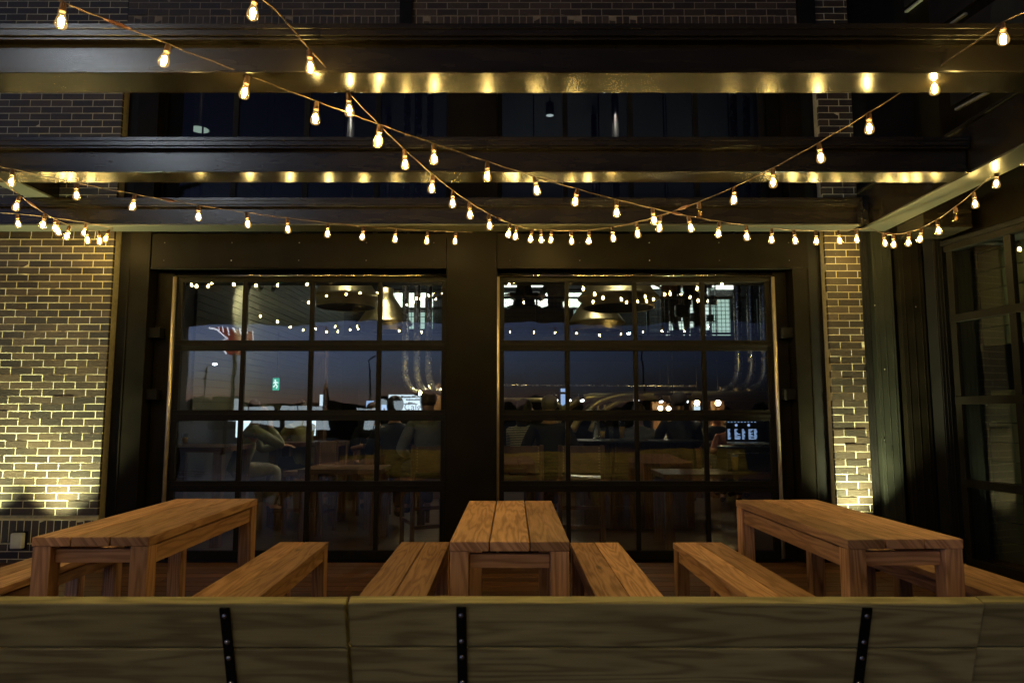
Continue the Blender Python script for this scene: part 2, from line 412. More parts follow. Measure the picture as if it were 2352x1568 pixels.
# lit kitchen pass at the back of the mezzanine
for x0, x1, z0, z1, m in ((-3.1, -1.95, 3.86, 4.26, 'white_lit'), (-3.1, -1.95, 3.38, 3.78, 'green_lit'), (-.3, 2.2, 3.90, 4.26, 'white_lit'), (-.3, 2.2, 3.35, 3.84, 'green_lit'), (-.2, 1.2, 4.42, 4.52, 'white_lit'), (2.35, 5.6, 4.36, 4.5, 'white_lit'), (4.9, 5.35, 3.0, 4.1, 'green_lit')):
    c = MB(); c.box((x0, 16.6, z0), (x1, 16.64, z1)); q = part(c, 'kitchen_light', M[m])
c = MB()
for k in range(26):
    x = -3.1 + k * .21; c.box((x, 16.56, 3.3), (x + .012, 16.58, 4.3))
for z in (3.3, 3.84, 4.3, 3.5, 3.66): c.box((-3.1, 16.55, z), (4.3, 16.57, z + (.06 if z in (3.3, 3.84, 4.3) else .012)))
part(c, 'kitchen_grille', M['black'])

# kitchen shelving seen at the right of the mezzanine
sh = empty('kitchen_shelf', (4.05, 15.4, 2.74), label='steel kitchen rack of bright pots on the balcony level, right door', cat='shelf')
c = MB()
for k in range(5): c.box((-.55, -.2, .25 + k * .38), (.55, .2, .27 + k * .38))
for x in (-.55, .53):
    for yy in (-.2, .18): c.box((x, yy, 0), (x + .02, yy + .02, 1.95))
c.build('shelf_frame', M['steelpipe'], sh)
random.seed(3)
for k in range(4):
    x = -.48
    while x < .45:
        r = random.uniform(.05, .1); h = random.uniform(.1, .24); c = MB(); c.lathe([(0, 0), (r, 0), (r * 1.05, h), (r, h), (r * .9, .02), (0, .02)], (x + r, random.uniform(-.05, .05), .272 + k * .38), 10); c.build('pot', M['plastic'], sh); x += 2 * r + .03
c = MB(); c.box((-.5, .24, .2), (.5, .26, 2.0)); c.build('light_panel', M['shelf_lit'], sh)

# ------------------------------------------------------------------ pergola
pg = empty('steel_pergola', (0, 0, 0), label='dark steel pergola of I-beams over the tables, string lights hung below', cat='pergola')
ZB, HB, WB = 3.05, .21, .22
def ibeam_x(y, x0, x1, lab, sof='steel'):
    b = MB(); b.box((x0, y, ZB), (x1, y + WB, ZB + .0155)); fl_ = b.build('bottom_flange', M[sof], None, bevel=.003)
    b = MB(); b.box((x0, y + WB / 2 - .055, ZB + .016), (x1, y + WB / 2 + .055, ZB + HB - .03))
    b.box((x0, y + .012, ZB + HB - .03), (x1, y + WB - .012, ZB + HB - .014)); b.box((x0, y, ZB + HB - .014), (x1, y + WB, ZB + HB + .02))
    b.box((x0, y - .004, ZB + HB + .02), (x1, y + WB + .004, ZB + HB + .05))
    o = b.build('beam', M['steel'], pg, bevel=.003, label=lab); fl_.parent = o; return o
ibeam_x(3.27, -6.2, 4.4, 'nearest cross beam with cool highlight at its left')
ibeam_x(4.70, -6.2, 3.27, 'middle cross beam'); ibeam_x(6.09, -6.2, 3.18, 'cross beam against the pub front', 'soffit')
b = MB(); xb, w = 3.265, .25
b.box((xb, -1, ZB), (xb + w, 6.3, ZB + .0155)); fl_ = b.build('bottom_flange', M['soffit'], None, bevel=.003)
b = MB(); b.box((xb + .02, -1, ZB + .016), (xb + .11, 6.3, ZB + .36)); b.box((xb, -1, ZB + .36), (xb + w, 6.3, ZB + .385))
fl_.parent = b.build('beam', M['steel'], pg, bevel=.003, label='deep side beam at the right')
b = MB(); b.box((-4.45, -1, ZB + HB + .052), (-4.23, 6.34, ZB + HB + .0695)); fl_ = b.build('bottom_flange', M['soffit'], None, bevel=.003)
b = MB(); b.box((-4.36, -1, ZB + HB + .07), (-4.32, 6.34, ZB + HB + .26)); b.box((-4.45, -1, ZB + HB + .26), (-4.23, 6.34, ZB + HB + .28))
fl_.parent = b.build('beam', M['steel'], pg, bevel=.003, label='side beam at the left resting on the cross beams')
b = MB(); b.box((3.181, 6.07, ZB - .002), (3.20, 6.33, ZB + HB + .05)); b.box((3.20, 6.1, ZB + .02), (3.264, 6.12, ZB + HB + .02))
for z in (ZB + .06, ZB + .15): b.ball((3.18, 6.06, z), .012, sub=1); b.ball((3.23, 6.095, z), .012, sub=1)
b.build('end_plate', M['steel'], pg)
for x in (-5.9, 4.1):
    for yy in (3.31, 4.74):
        if x > 0 and yy > 4: continue
        b = MB(); b.box((x, yy, -.02), (x + .14, yy + .14, ZB)); b.build('post', M['steel'], pg)

cn = empty('patio_canopy', (0, .4, 0), label='dark solid patio canopy on posts over the viewpoint, mirrored in the door glass', cat='canopy')
b = MB(); b.box((-7.2, -1.7, 3.32), (6.4, 1.45, 3.40)); b.box((-7.2, -1.78, 3.20), (6.4, -1.70, 3.44)); b.box((-7.2, 1.45, 3.20), (6.4, 1.53, 3.44)); b.build('roof', M['steel'], cn)
for x in (-6.95, 5.6):
    b = MB(); b.box((x, -1.66, -.42), (x + .14, -1.52, 3.319)); b.build('post', M['steel'], cn)
# ------------------------------------------------------------------ wing building at the right (turned about ten degrees)
A = math.atan(.17)
wing = empty('wing_building', (3.95, 6.11, 0), label='dark metal clad wing at right with black framed glass doors', cat='building')
wing.rotation_euler.z = -math.pi / 2 + A          # local +x runs towards the camera along the wall, +y points into the wing
def wpart(mb, name, mats, par=None, **k): return mb.build(name, mats, par or wing, **k)
c = MB(); c.box((-.9, .06, 2.93), (4.2, .25, 6.3)); wpart(c, 'upper_wall', M['steel_flat'], bevel=.003)
c = MB(); c.box((-.02, -.03, 2.86), (4.2, .1, 2.90)); wpart(c, 'lintel', M['dark'])
for i, (u0, u1, z) in enumerate(((.0, .36, 4.88), (.62, .95, 4.88), (-.45, -.02, 5.32), (.18, .75, 4.07), (.95, 1.8, 4.07))):
    c = MB(); c.box((u0, .03, z), (u1, .059, z + .02)); wpart(c, 'window_sill', M['pale'])
    c = MB(); c.box((u0 - .04, .03, z + .06), (u1 + .3, .059, z + .75)); wpart(c, 'upper_window', M['black'])
fr = MB(); ZW = [0.0, .74, 1.46, 2.19, 2.86]; XM = [0.0, .60, 1.2, 1.8, 2.4]
for z in ZW: fr.box((0, 0, max(z - .035, 0)), (2.46, .055, min(z + .035, 2.859)))
fr.box((0, .002, .035), (2.46, .053, .10)); fr.box((0, -.02, 2.80), (2.46, .06, 2.858))
for x in XM: fr.box((x - .0, .004, .02), (x + .065, .05, 2.84))
fo = wpart(fr, 'glass_door', M['frame'], bevel=.003)
gl = MB()
for i in range(4):
    for k in range(4): gl.box((XM[k] + .06, .024, ZW[i] + .03), (XM[k + 1] + .01, .03, ZW[i + 1] - .03))
wpart(gl, 'window_pane', M['glass_wing'], fo)
c = MB(); z = 0.0
while z < 3.0:
    if not (1.47 < z + .09 < 2.0):
        c.box((-.3, .62, z), (3.5, .65, z + .172)); 
    z += .18
c.box((-.3, .66, 1.4), (3.5, .68, 1.56)); wpart(c, 'siding_wall', M['siding'])
c = MB(); c.box((-.3, .1, 2.9), (4.2, 2.4, 2.92)); wpart(c, 'wing_ceiling', M['indark'])
c = MB(); c.box((-.32, .1, 0), (-.29, .66, 2.9)); wpart(c, 'reveal', M['indark'])
for x0, x1, yy, mt in ((3.40, 3.585, 6.34, 'greenpanel'), (3.63, 3.85, 6.30, 'steel_flat'), (3.87, 3.96, 6.16, 'dark'), (3.31, 3.395, 6.40, 'dark'), (3.58, 3.64, 6.44, 'dark')):
    c = MB(); c.box((x0, yy, 0), (x1, yy + .15, 3.3))
    for k in range(3): c.box((x0 + (x1 - x0) * (k + .5) / 3 - .004, yy - .006, 0), (x0 + (x1 - x0) * (k + .5) / 3 + .004, yy - .0005, 3.3))
    o = c.build('metal_panel', M[mt], None, bevel=.003); o.parent = wing; o.matrix_parent_inverse = (Matrix.Translation((3.95, 6.11, 0)) @ Matrix.Rotation(-math.pi / 2 + A, 4, 'Z')).inverted()
for (x, yy, z) in ((3.40, 6.33, 2.35), (3.46, 6.33, 1.75), (3.76, 6.29, 2.33), (3.42, 6.33, 1.1)):
    c = MB(); c.ball((x, yy, z), .006, sy=.5, sub=1); o = c.build('bolt_head', M['bolt'], None); o.parent = wing; o.matrix_parent_inverse = (Matrix.Translation((3.95, 6.11, 0)) @ Matrix.Rotation(-math.pi / 2 + A, 4, 'Z')).inverted()
c = MB(); c.box((3.30, 6.45, 2.9), (4.2, 6.6, 6.3)); o = c.build('corner_wall', M['dark'], None); o.parent = wing; o.matrix_parent_inverse = (Matrix.Translation((3.95, 6.11, 0)) @ Matrix.Rotation(-math.pi / 2 + A, 4, 'Z')).inverted()
c = MB(); c.box((3.53, 5.72, 2.93), (3.95, 6.12, 3.40)); o = c.build('corner_bulkhead', M['steel'], None, bevel=.004); o.parent = wing; o.matrix_parent_inverse = (Matrix.Translation((3.95, 6.11, 0)) @ Matrix.Rotation(-math.pi / 2 + A, 4, 'Z')).inverted()

# ------------------------------------------------------------------ string lights
def bulb_meshes():
    s = MB(); s.lathe([(0, .0), (.009, .0), (.0125, -.004), (.0135, -.012), (.0135, -.032), (.0155, -.034), (.0155, -.040), (.012, -.044), (0, -.044)], n=12)
    g = MB(); g.lathe([(.0115, -.040), (.0125, -.050), (.0165, -.064), (.0215, -.080), (.0250, -.094), (.0258, -.103), (.0235, -.112), (.017, -.1195), (.008, -.1225), (0, -.1235)], n=16)
    fl = MB(); fl.lathe([(0, -.062), (.0065, -.070), (.011, -.081), (.0122, -.091), (.0088, -.101), (0, -.107)], n=7)
    out = []
    for mb, nm in ((s, 'socket'), (g, 'bulb'), (fl, 'filament')):
        bmesh.ops.recalc_face_normals(mb.bm, faces=mb.bm.faces); me = bpy.data.meshes.new(nm); mb.bm.to_mesh(me); mb.bm.free(); out.append(me)
    out[0].materials.append(M['socket']); out[2].materials.append(M['filament']); out[1].materials.append(M['bulb'])
    offb = out[1].copy(); offb.materials.clear(); offb.materials.append(M['bulb_off']); offf = out[2].copy(); offf.materials.clear(); offf.materials.append(M['fil_off'])
    return out + [offb, offf]
BS, BG, BF, BGO, BFO = bulb_meshes()
def string_free(label, pts, n):
    pts = [Vector(a) for a in pts]; root = empty('string_light', pts[0], label=label, cat='string lights', group='string lights hung under the pergola')
    L_ = pts[1] - pts[0]; sag = .16
    P = lambda t: L_ * t + Vector((0, 0, -4 * sag * t * (1 - t)))
    c = MB(); c.tube([P(k / 60) for k in range(61)], .0032, 6); c.build('cable', M['cable'], root)
    for k in range(n):
        b = bpy.data.objects.new('bulb', BG); COL.objects.link(b); b.parent = root; b.location = P((k + .5) / n); b.rotation_euler = (random.gauss(0, .09), random.gauss(0, .11), random.random() * 6)
        for nm, me in (('socket', BS), ('filament', BF)):
            x = bpy.data.objects.new(nm, me); COL.objects.link(x); x.parent = b
    return root
def string(label, A0, B0, bulbs, plugs=(), dead=(), ends=(), near=None):
    """A0,B0: plan line (x,y) of the hanging cable; bulbs: surveyed bulb centres"""
    A0, B0 = Vector(A0), Vector(B0); d = B0 - A0; n = Vector((-d.y, d.x))
    def hit(px, py):
        r = ray(px, py); t = n.dot(A0) / n.dot(Vector((r.x, r.y))); p = r * t
        return (Vector((p.x, p.y)) - A0).dot(d) / d.length_squared, p.z + CAM_Z
    S = [hit(*q) for q in bulbs]; pts = [(s, z + .09) for s, z in S] + [hit(*q) for q in ends]
    deg = min(3, len(pts) - 1); co = np.polyfit([p[0] for p in pts], [p[1] for p in pts], deg)
    zf = lambda s: float(np.polyval(co, s)); P = lambda s: Vector((A0.x + d.x * s, A0.y + d.y * s, min(zf(s), 3.22)))
    ss = [p[0] for p in pts] + [hit(*q)[0] for q in ends]; s0, s1 = min(ss), max(ss)
    more = []
    if near:
        for k in range(near[1]):
            more.append((s0 if near[0] == 'A' else s1) + (-1 if near[0] == 'A' else 1) * .37 / d.length * (k + .6))
        s0, s1 = min([s0] + more), max([s1] + more)
    root = empty('string_light', P((s0 + s1) / 2), label=label, cat='string lights', group='string lights hung under the pergola')
    c = MB(); N = max(30, int((s1 - s0) * d.length / .06)); o0 = Vector(root.location)
    c.tube([P(s0 + (s1 - s0) * k / N) - o0 + Vector((0, 0, .002 * math.sin(k * 1.7))) for k in range(N + 1)], .0032, 6); c.build('cable', M['cable'], root)
    for k, (s, z) in enumerate(S + [(m_, 0) for m_ in more]):
        off = k in dead
        b = bpy.data.objects.new('bulb', BGO if off else BG); COL.objects.link(b); b.parent = root
        b.location = P(s) - o0 + Vector((0, 0, -.003)); b.rotation_euler = (random.gauss(0, .09), random.gauss(0, .11), random.random() * 6)
        if off: b['label'] = 'burnt out bulb'
        for nm, me in (('socket', BS), ('filament', BFO if off else BF)):
            x = bpy.data.objects.new(nm, me); COL.objects.link(x); x.parent = b
    for q in plugs:
        s, _ = hit(*q); c = MB(); e = d.normalized() * .05; p = P(s) - o0
        q0, q1 = P(s - .03 / d.length) - o0, P(s + .03 / d.length) - o0
        c.tube([q0 + (q0 - q1) * .4, q0, p, q1, q1 + (q1 - q0) * .4], [.005, .009, .0115, .0085, .005], 7); c.build('cable_joint', M['plug'], root)
    return root
string('longest string of bulbs, from the top left corner down to the brick pier', (-2.02, 2.9), (3.28, 6.08),
       [(143, 45), (385, 143), (568, 205), (727, 267), (874, 325), (996, 365), (1119, 406), (1227, 438), (1326, 466), (1416, 488), (1499, 507), (1581, 523), (1653, 534), (1715, 543), (1774, 550), (1824, 553), (1875, 553), (1926, 551), (1967, 546)],
       plugs=[(270, 60), (1555, 497)], ends=[(2000, 528), (90, -8)], near=('A', 4))
string('bulb string dropping from the top edge left of middle to the mid beam hook', (-.94, 3.35), (.31, 6.08),
       [(585, 15), (710, 140), (799, 243), (870, 318), (928, 388), (994, 432), (1040, 470), (1078, 497), (1123, 517), (1172, 533), (1187, 543), (1222, 546), (1242, 548)], plugs=[(1148, 508)], ends=[(1254, 534), (560, -60)], near=('A', 4))
string('bulb string rising from the mid beam hook to the top right corner', (.31, 6.08), (2.177, 3.35),
       [(1267, 547), (1312, 550), (1354, 549), (1406, 545), (1462, 538), (1518, 525), (1606, 495), (1688, 463), (1777, 418), (1882, 362), (1997, 290), (2147, 200), (2304, 83)], plugs=[(1572, 494)], dead=(6,), ends=[(1254, 534), (2400, -5)], near=('B', 4))
string('nearly level bulb string across the left garage door header', (-3.35, 4.65), (-.355, 6.08),
       [(27, 412), (173, 445), (308, 472), (455, 500), (565, 515), (658, 527), (753, 537), (835, 543), (908, 548), (982, 551), (1047, 551)], plugs=[(385, 467)], ends=[(1085, 538), (-40, 380)], near=('A', 3))
string('short steep bulb string in front of the left brick wall', (-3.64, 4.8), (-3.64, 6.08),
       [(43, 475), (102, 515), (131, 533), (158, 545), (197, 550), (226, 553), (249, 549)], plugs=[(72, 478)], ends=[(260, 526), (0, 410)])
string('faint flat bulb string at the far left edge above the brick', (-4.38, 5.7), (-3.64, 6.08),
       [(37, 512), (125, 528), (197, 531)], ends=[(260, 525), (-60, 487)])
string('bulb string curving from the brick pier to the right edge by the wing', (3.28, 6.08), (3.4415, 4.9),
       [(2030, 555), (2053, 560), (2089, 555), (2118, 548), (2154, 532), (2196, 503), (2238, 470), (2291, 420), (2345, 360)], plugs=[(2043, 546)], dead=(5,), ends=[(2000, 528), (2400, 290)], near=('B', 3))

string_free('bulb string under the canopy, seen only mirrored in the door glass', [(-4.6, -.3, 3.14), (4.2, -.9, 3.14)], 20)
string_free('second bulb string under the canopy, seen only mirrored in the left door', [(-4.4, 1.4, 3.14), (-3.2, -1.6, 3.14)], 9)
# ------------------------------------------------------------------ tables and benches
def make_table():
    root = empty('patio_table')
    W, Lh, H = .567, 1.49, .75
    tp = MB(); pw = (W - .012) / 3
    for k in range(3):
        x0 = -W / 2 + k * (pw + .006); tp.box((x0, -Lh / 2 + random.uniform(0, .004), H - .045), (x0 + pw, Lh / 2, H), 1)
    tp.build('tabletop', M['cedar'], root, bevel=.004)
    for sx in (-1, 1):
        for sy in (-1, 1):
            l = MB(); cx, cy = sx * (W / 2 - .046), sy * (Lh / 2 - .05); l.box((cx - .044, cy - .044, 0), (cx + .044, cy + .044, H - .046), 2); l.build('leg', M['cedar'], root, bevel=.004)
    for sx in (-1, 1):
        a = MB(); x = sx * (W / 2 - .036); a.box((x - .019, -Lh / 2 + .096, H - .146), (x + .019, Lh / 2 - .096, H - .056), 1); a.build('apron', M['cedar'], root, bevel=.003)
    for sy in (-1, 1):
        a = MB(); yy = sy * (Lh / 2 - .06); a.box((-W / 2 + .092, yy - .019, H - .13), (W / 2 - .092, yy + .019, H - .065), 0); a.build('apron', M['cedar'], root, bevel=.003)
    return root
def make_bench():
    root = empty('patio_bench'); W, Lh, H = .34, 1.47, .45
    tp = MB(); pw = (W - .005) / 2
    for k in range(2):
        x0 = -W / 2 + k * (pw + .005); tp.box((x0, -Lh / 2, H - .04), (x0 + pw, Lh / 2, H), 1)
    tp.build('seat', M['cedar'], root, bevel=.004)
    for sx in (-1, 1):
        for sy in (-1, 1):
            l = MB(); cx, cy = sx * (W / 2 - .045), sy * (Lh / 2 - .048); l.box((cx - .042, cy - .042, 0), (cx + .042, cy + .042, H - .041), 2); l.build('leg', M['cedar'], root, bevel=.004)
        a = MB(); x = sx * (W / 2 - .03); a.box((x - .016, -Lh / 2 + .094, H - .115), (x + .016, Lh / 2 - .094, H - .046), 1); a.build('apron', M['cedar'], root, bevel=.003)
    return root
for i, (x, yy, rz, lab) in enumerate(((-2.072, 4.165, .012, 'orange wood table left, before the lit brick wall'), (-.011, 4.047, 0, 'orange wood table in the middle, seen end on before the steel column'), (1.866, 4.105, R(2), 'orange wood table right, in front of the brick pier'))):
    t = make_table(); t.location = (x, yy, 0); t.rotation_euler.z = rz; tag(t, lab, 'table', 'slatted wooden tables on the deck')
for x, yy, rz, lab in ((-2.84, 4.12, R(1.5), 'wood bench at the far left, half hidden behind the left table'), (-1.44, 4.185, R(1.6), 'wood bench between left table and middle, with free end near glass door'),
                       (-.60, 4.185, R(.6), 'wood bench tucked against left side of the middle table'), (.58, 4.165, R(.3), 'wood bench tucked against right side of the middle table'),
                       (1.318, 4.17, R(1.7), 'wood bench along left side of the right table, pale knotty front plank'), (2.56, 4.10, R(2), 'wood bench at far right behind the right table, near wing doors')):
    t = make_bench(); t.location = (x, yy, 0); t.rotation_euler.z = rz; tag(t, lab, 'bench', 'low wooden benches beside the tables')

# ------------------------------------------------------------------ high-backed benches in the foreground, seen from behind
def settle(x0, x1, lab, straps, rz=0.0):
    cx = (x0 + x1) / 2
    root = empty('high_back_bench', (cx, 2.3, 0), rz, label=lab, cat='bench', group='high backed benches in the foreground')
    h = (x1 - x0) / 2
    RX = Matrix.Rotation(R(18), 3, 'X'); PV = Vector((0, 0, .738))
    for k, (z0, z1) in enumerate(((.578, .738), (.412, .572), (.30, .406))):
        b = MB(); b.box((-h, 0, z0), (h, .045, z1), 0, rot=RX, piv=PV); b.build('back_board', M['cool_lit_wood'], root, bevel=.005)
    s = MB()
    for k in range(3): s.box((-h, .20 + k * .125, .40), (h, .20 + k * .125 + .118, .44), 0)
    s.build('seat', M['cool_lit_wood'], root, bevel=.005)
    for sx in (-1, 1):
        l = MB(); x = sx * (h - .32); l.box((x - .04, .21, 0), (x + .04, .29, .399), 2); l.box((x - .04, .48, 0), (x + .04, .56, .399), 2); l.build('leg', M['cool_lit_wood'], root, bevel=.004)
    for x in straps:
        sx = x - cx; b = MB(); b.box((sx - .0165, -.008, .02), (sx + .0165, -.001, .728), rot=RX, piv=PV); st = b.build('back_strap', M['dark'], root, bevel=.002)
        for z in (.700, .605, .545, .45, .39):
            b = MB(); b.ball(PV + RX @ (Vector((sx, -.009, z)) - PV), .0085, sy=.55, sub=2); b.build('bolt_head', M['bolt'], st)
settle(-2.69, -.5435, 'pale wood bench back at bottom left, cut by the left edge', (-2.35, -.935), R(-.3))
settle(-.538, 1.537, 'longest pale wood bench back in the centre foreground with two straps', (-.166, 1.155), R(-.35))
settle(1.5425, 3.6, 'pale wood bench back at bottom right, only a corner in frame', (1.95, 3.2), R(-.3))

# outlet cover and uplights
oc = empty('outlet_cover', at(45, 1240, YF - .02), label='clear plastic weatherproof outlet cover on low brick', cat='outlet cover')
c = MB(); c.box((-.055, -.05, -.07), (.055, .0, .07)); c.build('lid', M['plastic'], oc, bevel=.012)
c = MB(); c.box((-.065, .001, -.08), (.065, .018, .08)); c.build('back_plate', M['dark'], oc, bevel=.003)
def uplight(x, yy, lab, E, ang, tilt=0):
    u = empty('uplight', (x, yy, 0), label=lab, cat='uplight', group='uplights at the foot of the brick')
    c = MB(); c.lathe([(0, 0), (.045, 0), (.045, .09), (.038, .09), (.036, .082), (0, .082)], n=18); c.build('housing', M['dark'], u)
    c = MB(); c.lathe([(0, .084), (.035, .084), (0, .086)], n=18); c.build('lens', M['uplens'], u)
    l = bpy.data.lights.new('uplight_beam', 'SPOT'); l.energy = E; l.color = (.97, 1, .52); l.spot_size = R(ang); l.spot_blend = 1; l.shadow_soft_size = .03
    lo = bpy.data.objects.new('beam_lamp', l); COL.objects.link(lo); lo.parent = u; lo.location = (0, 0, .1); lo.rotation_euler = (R(180 - tilt), 0, 0)
uplight(-4.13, 6.05, 'small round uplight close under the bright streak of the left brick wall', 720, 86, 3.5)
uplight(-4.85, 6.05, 'added small round fill light at the far left foot of the brick wall', 520, 88, 3.5)  # added fill lamp out of view, brightens the lower left mortar
uplight(3.13, 6.06, 'small round uplight washing the brick pier at right', 760, 84, 3.5)

# ------------------------------------------------------------------ furniture inside the pub
def make_counter_chair():
    r = empty('counter_chair')
    f = MB(); w = .21
    for sx in (-1, 1):
        f.box((sx * w - .02, -.22, 0), (sx * w + .02, -.18, 1.03), 2); 
    f.build('back_post', M['inwood'], r, bevel=.004)
    for sx in (-1, 1):
        l = MB(); l.box((sx * w - .02, .16, 0), (sx * w + .02, .20, .64), 2); l.build('leg', M['inwood'], r, bevel=.004)
    s = MB(); s.box((-w - .02, -.175, .645), (w + .02, .21, .70), 0); s.build('seat', M['leather'], r, bevel=.012)
    b = MB(); b.box((-w + .022, -.215, .76), (w - .022, -.178, 1.02), 0); b.box((-w + .022, -.218, .885), (w - .022, -.2155, .892), 0); b.build('backrest', M['leather'], r, bevel=.008)
    n = MB()
    for sx in (-1, 1):
        for k in range(9): n.ball((sx * (w - .035), -.22, .78 + k * .028), .0055, sub=1)
    n.build('stud', M['nail'], r)
    q = MB()
    for z in (.22, .40): q.box((-w + .02, -.21, z), (w - .02, -.19, z + .035), 0)
    for sx in (-1, 1): q.box((sx * w - .012, -.178, .26), (sx * w + .012, .158, .295), 1)
    q.build('rung', M['inwood'], r)
    return r
ch0 = make_counter_chair(); used = False
for X, Y, rz, lab in ((.085, 7.05, 0, 'studded tan counter chair behind the right door, next to the striped shirt'), (.70, 7.05, R(-4), 'studded tan counter chair in front of the beer glasses, right door'), (-.86, 7.05, R(24), 'counter chair with slanting posts under the grey shirted guest, left door'),
                      (-2.30, 7.9, R(75), 'counter chair turned sideways by the olive shirted guest, left door'), (-1.9, 9.4, R(200), 'dim counter chair deep behind the low table, left door'), (1.36, 8.4, R(10), 'dim chair beside the grey sweater guest, right door')):
    o = copy_tree(ch0) if used else ch0; used = True
    o.location = (X, Y, 0); o.rotation_euler.z = rz; tag(o, lab, 'chair', 'chairs inside the pub')
def in_table(x0, x1, y0, y1, z, lab, th=.05, legw=.045):
    cx, cy = (x0 + x1) / 2, (y0 + y1) / 2
    r = empty('pub_table', (cx, cy, 0), label=lab, cat='table', group='tables inside the pub')
    b = MB(); hx, hy = (x1 - x0) / 2, (y1 - y0) / 2; n = max(2, int(hy * 2 / .17))
    for k in range(n): b.box((-hx, -hy + k * 2 * hy / n, z - th), (hx, -hy + (k + 1) * 2 * hy / n - .003, z), 0)
    b.build('tabletop', M['inwood'], r, bevel=.004)
    for sx in (-1, 1):
        for sy in (-1, 1):
            l = MB(); x, y = sx * (hx - legw * 1.4), sy * (hy - legw * 1.4); l.box((x - legw, y - legw, 0), (x + legw, y + legw, z - th - .001), 2); l.build('leg', M['inwood'], r, bevel=.004)
    return r
in_table(1.50, 2.95, 6.85, 7.5, .745, 'heavy oak table with thick twin legs behind the right door')
in_table(-3.75, -2.93, 7.0, 7.8, 1.0, 'high oak table under the elbows of the grey-green hoodie, left door')
in_table(-2.2, -1.35, 7.1, 7.75, .77, 'low dark oak table near the middle of the left door')
in_table(-1.75, -1.0, 8.1, 8.7, .98, 'table with the white plate, left door')
in_table(-2.95, -2.1, 8.3, 8.9, .99, 'table before the olive shirted guest, left door')
# bar counter with drinks
bar = empty('bar_counter', (1.35, 8.4, 0), label='thin topped black bar counter carrying beer glasses, right door', cat='bar')
b = MB(); b.box((-.62, -.35, .99), (.9, .35, 1.02), 0); b.build('countertop', M['black'], bar, bevel=.004)
b = MB(); b.box((-.5, -.2, 0), (.8, .3, .989), 2); b.build('cabinet', M['inwood'], bar)
def glass(x, y, z, h, r, beer, lab):
    o = empty('beer_glass', (x, y, z), label=lab, cat='glass', group='drinking glasses inside the pub')
    c = MB(); c.lathe([(0, .004), (r * .75, 0), (r * .7, .02), (r, h * .75), (r * .95, h), (r * .9, h), (r * .94, h * .75), (r * .62, .03), (0, .03)], n=14); c.build('tumbler', M['drinkglass'], o)
    if beer:
        c = MB(); c.lathe([(0, .032), (r * .6, .032), (r * .9, h * .72), (0, h * .72)], n=14); c.build('drink', M['beer'], o)
glass(.99, 8.15, 1.02, .14, .035, 0, 'empty glass leftmost on the bar counter, under the pitcher shine'); glass(1.08, 8.2, 1.02, .15, .035, 1, 'short beer second from the left on the bar counter')
glass(1.17, 8.13, 1.02, .17, .03, 0, 'tall empty glass in the middle of the bar counter'); glass(1.30, 8.14, 1.02, .23, .038, 1, 'tall golden beer at the right end of the bar counter')
glass(2.25, 6.98, .745, .22, .042, 1, 'wheat beer glass on the heavy oak table by the black case'); glass(-3.42, 7.2, 1.0, .13, .035, 1, 'amber tumbler on the high oak table at far left'); glass(-1.32, 8.25, .98, .2, .04, 0, 'clear glass beside the white plate, left door')
t = empty('beer_tap', (1.05, 8.5, 1.02), label='polished steel beer tap tower on the bar counter, right door', cat='tap')
c = MB(); c.lathe([(0, 0), (.05, 0), (.05, .02), (.035, .03), (.035, .26), (.13, .28), (.13, .36), (0, .37)], n=20); c.build('tower', M['steelpipe'], t)
for k in range(3):
    c = MB(); c.tube([(-.08 + k * .08, -.12, .3), (-.08 + k * .08, -.17, .29), (-.08 + k * .08, -.18, .22)], .01, 8); c.box((-.09 + k * .08, -.15, .31), (-.07 + k * .08, -.13, .42)); c.build('faucet', M['brass'], t)
p = empty('plate', (-1.55, 8.25, .981), label='white oval plate with a napkin before the bare armed guest', cat='plate')
c = MB(); c.lathe([(0, .004), (.10, .004), (.15, .02), (.155, .022), (.10, 0), (0, 0)], n=24); c.build('dish', M['plastic'], p)
c = MB(); c.box((.02, -.05, .012), (.12, .03, .02)); c.build('napkin', M['plastic'], p, bevel=.004)
# equipment case with laptop
cs = empty('equipment_case', (2.50, 7.25, .746), label='black equipment case with chrome edge on the heavy oak table', cat='case')
c = MB(); c.box((-.28, -.14, 0), (.30, .24, .25)); c.build('case', M['black'], cs, bevel=.012)
c = MB(); c.box((-.285, -.146, .185), (.305, -.1405, .195)); c.build('chrome_edge', M['steelpipe'], cs)
for x in (-.1, .1):
    c = MB(); c.lathe([(0, 0), (.05, 0), (.05, .012), (0, .014)], (x, .02, .251), 16); c.build('dial', M['steelpipe'], cs)
lp = empty('laptop', (2.50, 7.36, 1.02), label='open laptop with blue deck software on the black case, right door', cat='laptop')
c = MB(); c.box((-.19, -.19, 0), (.20, .06, .018)); c.build('keyboard', M['plastic'], lp, bevel=.004)
c = MB(); c.box((-.19, .065, .02), (.17, .08, .25)); c.build('lid', M['black'], lp, bevel=.004)
c = MB(); random.seed(5)
for dx in (-.09, .05):
    c.lathe([(.0, 0), (.016, 0)], n=14); 
for f_ in list(c.bm.verts): c.bm.verts.remove(f_)
for col_, x0 in enumerate((-.175, -.10, -.02, .05, .11)):
    z = .045
    while z < .15:
        wd = random.uniform(.02, .062 if col_ in (1, 3) else .035); c.box((x0, .0615, z), (x0 + wd, .0635, z + .007)); z += .0125
for dx in (-.08, .055):
    for k in range(14):
        a = k / 14 * 2 * math.pi; 
        for rr in (.004, .011): c.box((dx + rr * math.cos(a) - .003, .0615, .195 + rr * math.sin(a) - .003), (dx + rr * math.cos(a) + .003, .0635, .195 + rr * math.sin(a) + .003))
for k in range(9): c.box((-.17 + k * .036, .0615, .225), (-.155 + k * .036, .0635, .232))
c.build('screen', M['tv'], lp)
